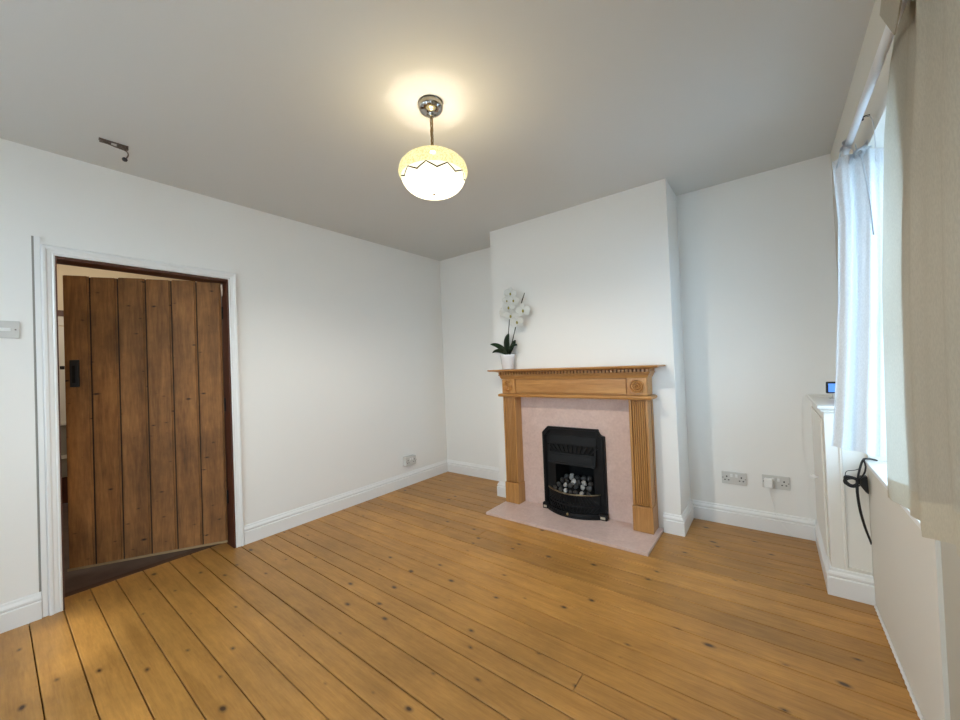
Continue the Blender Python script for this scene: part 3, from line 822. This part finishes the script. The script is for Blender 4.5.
for p1, p2, w_, cu in (
    ((1.150, PY - 0.005, 1.40), (1.222, PY - 0.01, 1.467), 0.075, (0.25, 1, 0.0)),
    ((1.12, PY - 0.02, 1.385), (1.028, PY - 0.03, 1.383), 0.045, (0, -1, 0.75)),
    ((1.25, PY - 0.02, 1.375), (1.315, PY - 0.03, 1.358), 0.045, (0, -1, 0.75)),
    ((1.12, PY - 0.04, 1.345), (1.062, PY - 0.05, 1.305), 0.045, (0, -1, 0.75)),
    ((1.24, PY - 0.04, 1.340), (1.275, PY - 0.06, 1.315), 0.042, (0, -1, 0.75)),
    ((1.225, PY + 0.02, 1.38), (1.255, PY + 0.04, 1.41), 0.05, (0.2, 1, 0))):
    obj('leaf', leafm(base_p, p1, p2, w_, curl=cu), M['leaf'], orch, smooth=True)
bm = bmesh.new(); tube(bm, [(PX + 0.01, PY, 1.27), (1.209, PY, 1.34), (1.206, PY, 1.45), (1.224, PY, 1.58), (1.223, PY, 1.69), (1.240, PY, 1.80)], [0.0042, 0.0042, 0.0038, 0.0034, 0.003, 0.002], 8); obj('flower_stem', bm, M['stem'], orch)
bm = bmesh.new(); tube(bm, [(PX + 0.02, PY + 0.008, 1.27), (1.225, PY + 0.008, 1.34), (1.255, PY, 1.425), (1.284, PY, 1.516), (1.305, PY, 1.62), (1.343, PY, 1.693), (1.362, PY, 1.74), (1.388, PY, 1.797)], [0.0046, 0.0046, 0.0044, 0.004, 0.0036, 0.004, 0.005, 0.0025], 8); obj('flower_stem', bm, M['stem'], orch)
def flower(c, face, roll, sc):
    """phalaenopsis bloom: three pointed sepals, two broad petals, a small lip"""
    f_ = Vector(face).normalized(); x_ = f_.cross(Vector((0,0,1))).normalized(); z_ = x_.cross(f_)
    Rm = Matrix((x_, z_, f_)).transposed()      # local x across, local y up, local z to the viewer
    b_ = bmesh.new()
    def petal(ang, ln, wd_, zoff, cup):
        rows = []; n = 7
        for i in range(n + 1):
            t = i/n; wq = wd_*math.sin(PI*(0.06 + 0.88*t))**0.75*0.5
            row = []
            for s_ in (-1, -0.5, 0, 0.5, 1):
                lx, ly = s_*wq, ln*t
                lz = zoff + cup*(t*t)*0.5 - 0.25*abs(s_)**2*wq*0.4
                ca, sa = math.cos(ang + roll), math.sin(ang + roll)
                row.append(b_.verts.new(Vector(c) + Rm @ (Vector((lx*ca - ly*sa, lx*sa + ly*ca, lz))*sc)))
            rows.append(row)
        for a, b2 in zip(rows, rows[1:]):
            for j in range(4): b_.faces.new((a[j], a[j+1], b2[j+1], b2[j])).smooth = True
    petal(0, 0.048, 0.034, -0.002, 0.006); petal(2.25, 0.046, 0.032, -0.002, 0.004); petal(-2.25, 0.046, 0.032, -0.002, 0.004)
    petal(1.35, 0.049, 0.056, 0.001, 0.010); petal(-1.35, 0.049, 0.056, 0.001, 0.010)
    bmesh.ops.solidify(b_, geom=b_.faces[:], thickness=0.0012)
    fl = obj('flower', b_, M['petal'], orch)
    b_ = bmesh.new()
    bmesh.ops.create_icosphere(b_, subdivisions=2, radius=0.0085*sc)
    for v in b_.verts: v.co = Vector(c) + Rm @ Vector((v.co.x*0.8, v.co.y*1.3 - 0.004*sc, v.co.z*0.8 + 0.006*sc))
    obj('flower_centre', b_, M['lip'], fl, smooth=True, label='yellow green flower centre')
FL = [((1.262, 1.806), 0.95), ((1.294, 1.742), 0.9), ((1.232, 1.746), 0.72), ((1.238, 1.690), 1.0), ((1.207, 1.643), 0.95), ((1.264, 1.612), 1.08), ((1.381, 1.646), 1.1), ((1.324, 1.556), 1.08)]
for i, ((x, z), sc) in enumerate(FL):
    flower((x, PY - 0.028 - 0.006*(i % 3), z), (0.45 + R.uniform(-.3, .3), -1, -0.10 + R.uniform(-.15, .15)), R.uniform(-0.25, 0.25), sc*1.18)
# short stalks joining the blooms to their stems
for i, ((x, z), sc) in enumerate(FL):
    q = (1.223 + (z - 1.6)*0.06, PY, z + 0.012) if i < 6 else ((1.33, PY, 1.67) if i == 6 else (1.294, PY, 1.575))
    bm = bmesh.new(); tube(bm, [q, ((q[0]+x)/2, PY - 0.012, (q[2]+z)/2 + 0.006), (x, PY - 0.022, z)], 0.0018, 6)
    obj('flower_stalk', bm, M['stem'], orch)

# ------------------------------------------------------------------ pendant lamp
LX, LY = 1.800, -1.940
lamp = thing('pendant_lamp', 'lit glass bowl pendant lamp hanging from the middle of the ceiling', 'ceiling lamp', (LX, LY, H))
bm = bmesh.new(); lathe(bm, [(0, -0.064), (0.010, -0.064), (0.014, -0.058), (0.014, -0.047), (0.032, -0.045), (0.048, -0.038), (0.056, -0.026), (0.058, -0.016), (0.0585, -0.001), (0, -0.001)], (LX, LY, H), 40)
obj('ceiling_rose', bm, M['chrome'], lamp)
bm = bmesh.new()
z = H - 0.068
for i in range(6):
    ang = (i % 2)*PI/2
    pts = [(LX + 0.0075*math.cos(t)*math.cos(ang), LY + 0.0075*math.cos(t)*math.sin(ang), z - 0.013 + 0.016*math.sin(t)) for t in [2*PI*k_/10 for k_ in range(10)]]
    tube(bm, pts, 0.0026, 6, closed=True, smooth=2); z -= 0.0235
ch = obj('chain', bm, M['bronze'], lamp)
bm = bmesh.new(); tube(bm, [(LX, LY, H - 0.05), (LX + 0.006, LY, H - 0.10), (LX - 0.004, LY, H - 0.16), (LX, LY, H - 0.225)], 0.0038, 8); obj('flex', bm, M['bronze'], ch)
ZS = 2.108       # height of the widest part of the shade
bm = bmesh.new(); lathe(bm, [(0.0, 0.118), (0.006, 0.118), (0.008, 0.108), (0.014, 0.102), (0.018, 0.096), (0.016, 0.093), (0.0, 0.096)], (LX, LY, ZS), 40)
obj('gallery', bm, M['gallery'], lamp)
prof = [(0.019, 0.095), (0.050, 0.088), (0.072, 0.079), (0.092, 0.072), (0.100, 0.064), (0.116, 0.060), (0.122, 0.052), (0.136, 0.046), (0.142, 0.036), (0.152, 0.028), (0.157, 0.014), (0.160, 0.000), (0.159, -0.010), (0.154, -0.018), (0.149, -0.022)]
bm = bmesh.new(); lathe(bm, prof, (LX, LY, ZS), 64); band = obj('shade_rim', bm, M['shade_band'], lamp, label='ribbed cream glass rim of the shade', origin=(LX, LY, ZS))
prof = [(0.149, -0.0225)] + [(0.149*math.cos(PI/2*t)**0.62 if t < 1 else 0, -0.0225 - 0.079*math.sin(PI/2*t)**1.25) for t in [k_/18 for k_ in range(1, 19)]]
bm = bmesh.new(); lathe(bm, prof, (LX, LY, ZS), 64); obj('shade_bowl', bm, M['shade_bowl'], lamp, label='glowing white glass bowl with thin scalloped lines', origin=(LX, LY, ZS))
bm = bmesh.new(); lathe(bm, [(0, -0.004), (0.004, -0.003), (0.005, 0.0), (0.004, 0.004)], (LX, LY, ZS - 0.1025), 12); obj('finial', bm, M['bronze'], lamp)

# ------------------------------------------------------------------ old fitting on the ceiling by the door
fit = thing('ceiling_fitting', 'old stripped metal ceiling fitting with a bare dangling wire above the door', 'light fitting', (0.315, -2.80, H))
def fdir(t, s_, z): # along the fitting (towards +y), sideways, down
    return Vector((0.350, -2.806, H)) + Vector((0.06, 1.0, 0)).normalized()*t + Vector((1.0, -0.06, 0)).normalized()*s_ + Vector((0, 0, -z))
bm = bmesh.new()
obox(bm, fdir(0.0, 0.004, 0.0035), (0.020, 0.112, 0.006), (0, 0, -0.06), 0.002); obox(bm, fdir(-0.012, -0.020, 0.0035), (0.010, 0.080, 0.006), (0, 0, -0.10), 0.002); obox(bm, fdir(-0.03, -0.009, 0.003), (0.014, 0.010, 0.005), (0, 0, 0.2), 0.001); obox(bm, fdir(0.02, -0.009, 0.003), (0.014, 0.010, 0.005), (0, 0, 0.2), 0.001)
fp = obj('back_plate', bm, M['steel'], fit)
bm = bmesh.new()
obox(bm, fdir(0.034, 0.004, 0.0145), (0.016, 0.044, 0.015), (0, 0, -0.06), 0.004)
obj('terminal_block', bm, M['steel'], fit)
bm = bmesh.new(); obox(bm, fdir(0.000, 0.004, 0.0115), (0.012, 0.020, 0.009), (0, 0, -0.06), 0.002); obj('connector', bm, M['plastic_w'], fit, label='white plastic connector')
bm = bmesh.new(); tube(bm, [fdir(-0.05, 0.01, 0.012), fdir(-0.03, 0.02, 0.022), fdir(0.005, 0.016, 0.026), fdir(0.045, 0.004, 0.026), fdir(0.055, 0.0, 0.04), fdir(0.05, 0.0, 0.058), fdir(0.043, 0.0, 0.068)], 0.0032, 8)
wr = obj('wire', bm, M['steel'], fit)
bm = bmesh.new(); lathe(bm, [(0, -0.012), (0.009, -0.008), (0.012, 0.0), (0.009, 0.008), (0, 0.011)], fdir(0.041, 0, 0.072), 14); obj('wire_end', bm, M['black'], wr, label='dark blob at the end of the wire')

# ------------------------------------------------------------------ sockets and switch
def socket(name, label, cx, cz, place, group, depth=0.011, wdt=0.148, hgt=0.087):
    """double socket; place(u, n, z) maps across / out of the wall / up to the world"""
    t = thing(name, label, 'socket', place(cx, 0, cz), group)
    def mk(fn):
        s_ = bmesh.new(); fn(s_)
        for v in s_.verts: v.co = Vector(place(v.co.x, v.co.y, v.co.z))
        return s_
    pl = obj('face_plate', mk(lambda s_: box(s_, cx - wdt/2, cx + wdt/2, 0.0005, depth, cz - hgt/2, cz + hgt/2, 0.003)), M['plastic'], t)
    for s in (-1, 1):
        obj('rocker_switch', mk(lambda s_: box(s_, cx + s*0.014 - 0.007, cx + s*0.014 + 0.007, depth + 0.0003, depth + 0.005, cz + 0.008, cz + 0.030, 0.002)), M['plastic_w'], t)
        def holes(s_):
            x = cx + s*0.043
            box(s_, x - 0.004, x + 0.004, depth + 0.0003, depth + 0.001, cz + 0.004, cz + 0.014)
            for q in (-1, 1): box(s_, x + q*0.011 - 0.0045, x + q*0.011 + 0.0045, depth + 0.0003, depth + 0.001, cz - 0.018, cz - 0.011)
        obj('pin_holes', mk(holes), M['hole'], t)
    for s in (-1, 1):
        def screw(s_): box(s_, cx + s*0.066 - 0.003, cx + s*0.066 + 0.003, depth + 0.0003, depth + 0.0012, cz - 0.003, cz + 0.003, 0.001)
        obj('screw', mk(screw), M['steel'], t)
    return t
backwall = lambda u, n, z: (u, -n, z)
leftwall = lambda u, n, z: (n, u, z)
socket('wall_socket', 'pale grey double socket with nothing plugged in on the right alcove wall', 2.767, 0.332, backwall, 'double sockets')
socket('wall_socket', 'pale grey double socket with a white plug in its left outlet', 3.001, 0.340, backwall, 'double sockets')
s3 = socket('wall_socket', 'small pale double socket box low on the long left wall', -0.594, 0.256, leftwall, 'double sockets', depth=0.055, wdt=0.130, hgt=0.090)

# plug in the second socket with its thin lead
plug = thing('plug', 'white square plug pushed into the right hand alcove socket', 'plug', (2.962, -0.013, 0.30))
bm = bmesh.new(); box(bm, 2.938, 2.986, -0.047, -0.0135, 0.305, 0.366, 0.008); obj('plug_body', bm, M['plastic_w'], plug)
bm = bmesh.new(); tube(bm, [(2.962, -0.03, 0.307), (2.966, -0.027, 0.27), (2.973, -0.026, 0.215), (2.990, -0.028, 0.157), (2.998, -0.030, 0.12), (3.03, -0.030, 0.06), (3.08, -0.031, 0.0045)], 0.0020, 6); obj('lead', bm, M['plastic_w'], plug)

sw = thing('light_switch', 'white light switch plate on the wall left of the door', 'light switch', (0, -3.163, 1.472))
bm = bmesh.new(); box(bm, 0.0005, 0.010, -3.206, -3.119, 1.429, 1.516, 0.003); obj('face_plate', bm, M['plastic'], sw)
bm = bmesh.new()
obox(bm, (0.0135, -3.168, 1.472), (0.007, 0.040, 0.016), (0, 0, 0.10), 0.003); obj('rocker_switch', bm, M['plastic_w'], sw)
bm = bmesh.new(); box(bm, 0.0103, 0.0112, -3.136, -3.130, 1.469, 1.475, 0.001); obj('screw', bm, M['steel'], sw)

# ------------------------------------------------------------------ narrow cupboard in the right alcove
cup = thing('alcove_cupboard', 'narrow white painted cupboard boxed into the corner below the white curtain', 'cupboard', (3.27, -0.34, 0))
CXL, CYF, CZT = 3.206, -0.672, 0.905
bm = bmesh.new(); box(bm, CXL, W - 0.001, CYF, -0.001, 0.001, CZT, 0.002); obj('carcass', bm, M['cream_paint'], cup)
bm = bmesh.new()
cp = [(0, 0), (0.003, 0.0), (0.012, 0.004), (0.009, 0.010), (0.014, 0.014), (0.022, 0.020), (0.024, 0.028), (0.022, 0.034), (0, 0.034)]
sweep(bm, [(CXL, -0.001), (CXL, CYF), (W - 0.001, CYF)], [(-o, h) for o, h in cp], lambda a, b, h: Vector((a, b, CZT - 0.006 + h)))
box(bm, CXL, W - 0.001, CYF, -0.001, CZT + 0.0005, CZT + 0.028)
obj('cupboard_top', bm, M['cream_paint'], cup)
bm = bmesh.new(); sweep(bm, [(CXL, -0.022), (CXL, CYF), (W - 0.001, CYF)], [(-o, h) for o, h in SK], flat); obj('plinth_moulding', bm, M['gloss_white'], cup)
bm = bmesh.new(); box(bm, CXL - 0.009, CXL - 0.0005, -0.60, -0.04, 0.15, 0.86, 0.003); cd = obj('cupboard_door', bm, M['cream_paint'], cup)
bm = bmesh.new(); lathe(bm, [(0.0, 0.036), (0.010, 0.034), (0.015, 0.026), (0.012, 0.016), (0.006, 0.011), (0.006, 0.004), (0.010, 0.0)], (CXL - 0.0095, -0.33, 0.487), 20, Matrix.Rotation(-PI/2, 3, 'Y')); obj('knob', bm, M['gloss_white'], cd)
# sunk panel moulding on the front end
bm = bmesh.new()
pm = [(0, 0), (0.012, 0), (0.012, 0.003), (0.008, 0.006), (0.003, 0.005), (0, 0.008)]
sweep(bm, [(W - 0.006, 0.150), (3.266, 0.150), (3.266, 0.855), (W - 0.006, 0.855)], pm, lambda a, b, h: Vector((a, CYF - 0.0005 - h, b)))
obj('panel_moulding', bm, M['cream_paint'], cup)
bm = bmesh.new(); box(bm, 3.2625, 3.2655, CYF - 0.0035, CYF - 0.0005, 0.152, 0.853); obj('panel_groove', bm, M['groove'], cup)

# little display on the cupboard
ds = thing('energy_display', 'small black display with a lit blue screen on top of the corner cupboard', 'display', (3.29, -0.30, 0.934))
bm = bmesh.new(); obox(bm, (3.292, -0.300, 0.997), (0.086, 0.016, 0.066), (0.12, 0, 0.15), 0.006); dsb = obj('display_body', bm, M['black'], ds)
bm = bmesh.new(); obox(bm, (3.2935, -0.3095, 0.996), (0.068, 0.002, 0.048), (0.12, 0, 0.15)); obj('screen', bm, M['screen'], dsb, label='lit blue screen')
bm = bmesh.new(); obox(bm, (3.292, -0.292, 0.952), (0.030, 0.012, 0.032), (0.12, 0, 0.15), 0.002); box(bm, 3.262, 3.322, -0.315, -0.262, 0.9335, 0.9395, 0.002); obj('stand', bm, M['plastic'], ds)
bm = bmesh.new()
tube(bm, [(3.285, -0.262, 0.936), (3.24, -0.20, 0.936), (3.20, -0.08, 0.937), (3.166, -0.028, 0.930), (3.158, -0.012, 0.88), (3.149, -0.010, 0.70), (3.154, -0.010, 0.545), (3.172, -0.012, 0.42), (3.172, -0.014, 0.36), (3.158, -0.012, 0.26), (3.166, -0.024, 0.15), (3.170, -0.027, 0.11), (3.170, -0.028, 0.03)], 0.0010, 6)
obj('lead', bm, M['plastic_w'], ds)

# black adapter and its cables hanging at the end of the window sill
ad_ = thing('power_adapter', 'black adapter with a bundle of black cables hanging below the end of the window sill', 'adapter', (3.335, -0.705, 0.70))
AY = -0.712
bm = bmesh.new()
prism(bm, [(3.312, 0.605), (3.343, 0.612), (3.345, 0.530), (3.336, 0.536), (3.314, 0.572)], lambda u, v: Vector((u, AY - 0.018, v)), lambda u, v: Vector((u, AY + 0.018, v)))
bmesh.ops.bevel(bm, geom=bm.edges[:], offset=0.002, segments=2, affect='EDGES')
obj('adapter_body', bm, M['black'], ad_)
bm = bmesh.new()
for q, (dx, dz) in enumerate(((0, 0), (0.004, 0.006), (-0.003, -0.005), (0.003, -0.009), (-0.002, 0.010))):
    yy = AY - 0.026 - 0.003*q
    tube(bm, [(3.312 + dx, yy, 0.585 + dz), (3.295, yy, 0.603 + dz*0.5), (3.268 + dx, yy + 0.004, 0.600 + dz), (3.266 + dx, yy + 0.004, 0.578 + dz), (3.290, yy, 0.565 + dz*0.6)], 0.0030, 7, closed=True)
obj('cable_coil', bm, M['black'], ad_)
bm = bmesh.new()
tube(bm, [(3.306, AY - 0.030, 0.590), (3.304, AY - 0.034, 0.54), (3.310, AY - 0.034, 0.46), (3.324, AY - 0.030, 0.38), (3.340, AY - 0.022, 0.318), (3.342, AY - 0.02, 0.300)], [0.0055, 0.0055, 0.0055, 0.005, 0.0045, 0.002], 8)
obj('hanging_cable', bm, M['black'], ad_)
bm = bmesh.new()
tube(bm, [(3.308, AY - 0.026, 0.588), (3.314, AY - 0.024, 0.63), (3.330, AY - 0.014, 0.685), (3.345, AY - 0.012, 0.695), (3.375, AY - 0.012, 0.692)], 0.0042, 8)
tube(bm, [(3.308, AY - 0.022, 0.588), (3.330, AY - 0.028, 0.625), (3.337, AY - 0.028, 0.660), (3.336, AY - 0.022, 0.695), (3.378, AY - 0.02, 0.692)], 0.0035, 8)
tube(bm, [(3.266, AY - 0.03, 0.612), (3.272, AY - 0.032, 0.632), (3.300, AY - 0.03, 0.640), (3.320, AY - 0.022, 0.650)], 0.0016, 6)
obj('cable_loop', bm, M['black'], ad_)

# ------------------------------------------------------------------ curtain rod and curtains
RX, RZ = 3.300, 2.055
rod = thing('curtain_rod', 'white curtain rod running along the window wall below the ceiling', 'curtain rod', (RX, -1.6, RZ))
bm = bmesh.new(); tube(bm, [(RX, -0.86, RZ), (RX, -2.75, RZ)], 0.0125, 16); obj('pole', bm, M['rod'], rod)
for y_ in (-0.90, -2.70):
    bm = bmesh.new(); box(bm, RX - 0.008, W + (0.009 if y_ < -1.6 else 0), y_ - 0.008, y_ + 0.008, RZ - 0.035, RZ - 0.0155, 0.002); obj('bracket', bm, M['rod'], rod)

def cloth(path_fn, zt_fn, zb_fn, ns, nz, hem):
    """hanging cloth: path_fn(s, v) gives (x, y); v = 0 at the top, 1 at the bottom"""
    b_ = bmesh.new(); rows = []
    for j in range(nz + 1):
        v = j/nz
        row = []
        for i in range(ns + 1):
            s_ = i/ns; x, y_ = path_fn(s_, v); zt, zb = zt_fn(s_), zb_fn(s_)
            row.append(b_.verts.new((x, y_, zt + (zb - zt)*v)))
        rows.append(row)
    for a, b2 in zip(rows, rows[1:]):
        for i in range(ns): b_.faces.new((a[i], a[i+1], b2[i+1], b2[i])).smooth = True
    return b_
def above_hem(path_fn, zt_fn, zb_fn, h_):
    return (lambda s_, v: path_fn(s_, v*(1 - h_/(zt_fn(s_) - zb_fn(s_)))), zt_fn, lambda s_: zb_fn(s_) + h_)
def hem_band(path_fn, zb_fn, ns, h_, off, zt_fn):
    b_ = bmesh.new(); rows = []; nr = 10
    for j in range(nr + 1):
        row = []
        for i in range(ns + 1):
            s_ = i/ns; zt, zb = zt_fn(s_), zb_fn(s_)
            v = 1 - h_*(1 - j/nr)/(zt - zb)
            x, y_ = path_fn(s_, v)
            xa, ya = path_fn(max(0, s_ - 0.004), v); xb, yb = path_fn(min(1, s_ + 0.004), v)
            n_ = Vector((yb - ya, xa - xb)).normalized()          # towards the room
            row.append(b_.verts.new((x + n_.x*off, y_ + n_.y*off, zb + h_*(1 - j/nr) )))
        rows.append(row)
    for a, b2 in zip(rows, rows[1:]):
        for i in range(ns): b_.faces.new((a[i], a[i+1], b2[i+1], b2[i])).smooth = True
    return b_
far = thing('curtain', 'short white cotton curtain tied at the far end of the rod', 'curtain', (3.31, -1.0, 0.78), 'window curtains')
def lerp_tab(t, tab):
    if t <= tab[0][0]: return tab[0][1]
    for a, b2 in zip(tab, tab[1:]):
        if t <= b2[0]: return a[1] + (b2[1] - a[1])*(t - a[0])/(b2[0] - a[0])
    return tab[-1][1]
def far_path(s_, v):
    x0 = lerp_tab(v, ((0, 3.251), (0.21, 3.260), (0.49, 3.247), (0.73, 3.229), (0.96, 3.208), (1.0, 3.201))); x1 = 3.410 - 0.044*v
    x = x0 + (x1 - x0)*s_
    f = math.sin(PI*min(1, s_*1.15))**0.5 if s_*1.15 < 1 else 0
    y_ = -1.00 + 0.016*math.sin(2*PI*(s_*2.1 + 0.30 + 0.1*v))*f*(0.7 + 0.5*v) + 0.004*math.sin(2*PI*s_*5.3 + 2*v)*f*(1 - v) - 0.012*math.sin(PI*s_)
    return x, y_
fzt = lambda s_: 2.012 + 0.010*math.sin(PI*s_)
fzb = lambda s_: 0.792 - 0.030*s_ + 0.004*math.sin(14*s_)
bm = cloth(*above_hem(far_path, fzt, fzb, 0.055), 72, 40, 0)
obj('curtain_panel', bm, M['cloth_white'], far)
obj('bottom_hem', hem_band(far_path, fzb, 72, 0.055, 0.0, fzt), M['cloth_white'], far)
def strip(b_, pts, wd_, axis):
    a = Vector(axis).normalized()*wd_/2; rows = []
    P = [Vector(p) for p in pts]; Q = []
    for i in range(len(P)-1):
        p0 = P[max(0, i-1)]; p1, p2 = P[i], P[i+1]; p3 = P[min(len(P)-1, i+2)]
        for k_ in range(5):
            t = k_/5
            Q.append(0.5*((2*p1) + (p2-p0)*t + (2*p0-5*p1+4*p2-p3)*t*t + (3*p1-p0-3*p2+p3)*t**3))
    Q.append(P[-1])
    for q in Q: rows.append([b_.verts.new(q - a), b_.verts.new(q), b_.verts.new(q + a)])
    for r1, r2 in zip(rows, rows[1:]):
        for i in range(2): b_.faces.new((r1[i], r1[i+1], r2[i+1], r2[i])).smooth = True
    bmesh.ops.solidify(b_, geom=b_.faces[:], thickness=0.0015)
for k_, (xa, ya, xb, yb, rr_) in enumerate(((3.262, -1.012, 3.330, -1.03, -0.985), (3.300, -1.022, 3.350, -1.02, -1.035))):
    bm = bmesh.new()
    strip(bm, [(xa, ya, 1.975), (xa + 0.014, rr_ - 0.01, 2.02), (RX - 0.018, rr_, RZ), (RX, rr_, RZ + 0.017), (RX + 0.018, rr_, RZ - 0.002), (RX + 0.020, rr_ - 0.01, 2.02), (xb - 0.02, yb - 0.02, 1.985)], 0.044, (0.25, 1, 0.1))
    obj('tie_tab', bm, M['cloth_white'], far)
bm = bmesh.new()
tube(bm, [(3.318, -1.05, 2.005), (3.326, -1.062, 2.012), (3.336, -1.06, 2.010), (3.340, -1.048, 2.000), (3.330, -1.044, 1.995)], 0.0065, 8, closed=True); 
tube(bm, [(3.330, -1.052, 2.0), (3.338, -1.05, 1.93), (3.350, -1.048, 1.80), (3.356, -1.046, 1.66)], 0.003, 6)
strip(bm, [(3.335, -1.05, 2.008), (3.358, -1.045, 2.030), (3.378, -1.04, 2.085)], 0.026, (0.6, 0.3, -0.5))
obj('tie_knot', bm, M['cloth_white'], far)

near = thing('curtain', 'long cream linen curtain hanging from the rod at the right edge of the picture', 'curtain', (3.29, -1.9, 0.74), 'window curtains')
KX = ((0.0, 3.337), (0.08, 3.326), (0.17, 3.334), (0.26, 3.312), (0.34, 3.316), (0.42, 3.275), (0.455, 3.264), (0.50, 3.274), (0.57, 3.282), (0.66, 3.256), (0.75, 3.284), (0.84, 3.256), (0.92, 3.284), (1.0, 3.262))
EL = ((0.64, -1.161), (1.0, -1.20), (1.415, -1.247), (1.905, -1.394), (2.06, -1.50), (2.135, -1.60))
EP = ((0.77, -1.950), (1.0, -1.925), (1.31, -1.952), (1.55, -1.995), (1.79, -2.085), (1.87, -2.11), (2.135, -2.16))
def near_path(s_, v):
    z_ = nzt(s_) + (nzb(s_) - nzt(s_))*v
    t = s_
    for a, b2 in zip(KX, KX[1:]):
        if s_ <= b2[0] + 1e-9:
            t = (s_ - a[0])/(b2[0] - a[0]); t = t*t*(3 - 2*t)
            x = a[1] + (b2[1] - a[1])*t; break
    l, p = lerp_tab(z_, EL), lerp_tab(z_, EP)
    if s_ <= 0.455: y_ = l + (p - l)*(s_/0.455)
    else: y_ = p + (-2.62 - p)*(s_ - 0.455)/0.545
    return x, y_
nzt = lambda s_: 2.135
def nzb(s_): return 0.646 + 0.125*min(1, s_/0.42) + 0.068*min(1, max(0, (s_ - 0.44)/0.18)) + 0.002*math.sin(17*s_)
bm = cloth(*above_hem(near_path, nzt, nzb, 0.075), 110, 44, 0)
obj('curtain_panel', bm, M['cloth_cream'], near)
obj('bottom_hem', hem_band(near_path, nzb, 110, 0.075, 0.0, nzt), M['cloth_hem'], near)
bm = bmesh.new()
fl_ = [(3.282, -1.735, 2.103), (3.279, -1.885, 1.950), (3.272, -2.03, 2.00), (3.272, -2.06, 2.17), (3.292, -1.86, 2.17)]
prism(bm, [(q[1], q[2]) for q in fl_], lambda u, v: Vector((3.281 - 0.10*(-u - 1.735)*0.35, u, v)), lambda u, v: Vector((3.284 - 0.10*(-u - 1.735)*0.35, u, v)))
obj('header_flap', bm, M['cloth_cream'], near, label='turned over flap at the top of the curtain')

# hook and cord on the window wall
hk = thing('wall_hook', 'tiny dark hook with a thin hanging cord beside the curtain rod', 'hook', (W, -1.12, 2.11))
bm = bmesh.new(); tube(bm, [(W - 0.0005, -1.114, 2.112), (W - 0.018, -1.114, 2.112), (W - 0.022, -1.118, 2.100)], 0.004, 8); obj('hook', bm, M['black'], hk)
bm = bmesh.new(); tube(bm, [(W - 0.018, -1.116, 2.108), (W - 0.010, -1.17, 2.085), (W - 0.004, -1.19, 2.03), (W - 0.004, -1.195, 1.90)], 0.0014, 6); obj('cord', bm, M['cloth_white'], hk)

# ------------------------------------------------------------------ light
world = bpy.data.worlds.new('World'); scene.world = world; world.use_nodes = True
bg = world.node_tree.nodes['Background']
bg.inputs['Color'].default_value = (0.74, 0.87, 1.0, 1); bg.inputs['Strength'].default_value = 17.5
def portal(name, loc, rot, sx, sy):
    d = bpy.data.lights.new(name, 'AREA'); d.shape = 'RECTANGLE'; d.size = sx; d.size_y = sy; d.cycles.is_portal = True
    o = bpy.data.objects.new(name, d); COL.objects.link(o); o.location = loc; o.rotation_euler = rot
portal('window_portal', (W + 0.26, (WY0+WY1)/2, (WZ0+WZ1)/2), (0, PI/2, 0), WZ1 - WZ0, WY1 - WY0)
portal('added_side_portal', (W + 0.26, (ADDED_SIDE[0]+ADDED_SIDE[1])/2, (ADDED_SIDE[2]+ADDED_SIDE[3])/2), (0, PI/2, 0), ADDED_SIDE[3] - ADDED_SIDE[2], ADDED_SIDE[1] - ADDED_SIDE[0])
for k, f in enumerate(ADDED_FRONT): portal('added_front_portal', ((f[0]+f[1])/2, YF - 0.22, (f[2]+f[3])/2), (PI/2, 0, 0), f[1] - f[0], f[3] - f[2])
def point(name, loc, col, power, rad):
    d = bpy.data.lights.new(name, 'POINT'); d.color = col; d.energy = power; d.shadow_soft_size = rad
    o = bpy.data.objects.new(name, d); COL.objects.link(o); o.location = loc
point('pendant_bulb_light', (LX, LY, ZS + 0.03), (1.0, 0.92, 0.79), 80, 0.03)
point('hall_fill_light', (-1.6, -2.6, 2.2), (1.0, 0.87, 0.70), 13, 0.06)  # added fill light for the hall, stands for no visible fitting
sd = bpy.data.lights.new('sun', 'SUN'); sd.energy = 3; sd.angle = math.radians(5); sd.color = (1, 0.95, 0.85)
so = bpy.data.objects.new('sun', sd); COL.objects.link(so)
sdir = Vector((-0.22, 0.78, -1.0)).normalized()
so.rotation_euler = sdir.to_track_quat('-Z', 'Y').to_euler(); so.location = (3, -8, 5)

# ------------------------------------------------------------------ camera
yaw, pitch, roll = CAMROT = (0.6570, 0.0146, -0.0395)
cy, sy, cp_, sp_ = math.cos(yaw), math.sin(yaw), math.cos(pitch), math.sin(pitch)
fw = Vector((-sy*cp_, cy*cp_, sp_)); rt = Vector((cy, sy, 0)); up = rt.cross(fw)
c, s = math.cos(roll), math.sin(roll)
r2 = c*rt + s*up; u2 = -s*rt + c*up
cam = bpy.data.cameras.new('camera'); co = bpy.data.objects.new('camera', cam); COL.objects.link(co)
cam.sensor_fit = 'HORIZONTAL'; cam.sensor_width = 36.0; cam.lens = 378.49/960*36.0; cam.clip_start = 0.02
co.matrix_world = Matrix(((r2.x, u2.x, -fw.x, 3.0145), (r2.y, u2.y, -fw.y, -3.2154), (r2.z, u2.z, -fw.z, 1.2), (0, 0, 0, 1)))
scene.camera = co
scene.view_settings.view_transform = 'Standard'; scene.view_settings.look = 'None'
scene.view_settings.exposure = 0.35; scene.view_settings.gamma = 1.0
scene.view_settings.use_curve_mapping = False
scene.cycles.use_denoising = True
scene.cycles.max_bounces = 12; scene.cycles.diffuse_bounces = 6; scene.cycles.transparent_max_bounces = 16
scene.cycles.sample_clamp_indirect = 6.0
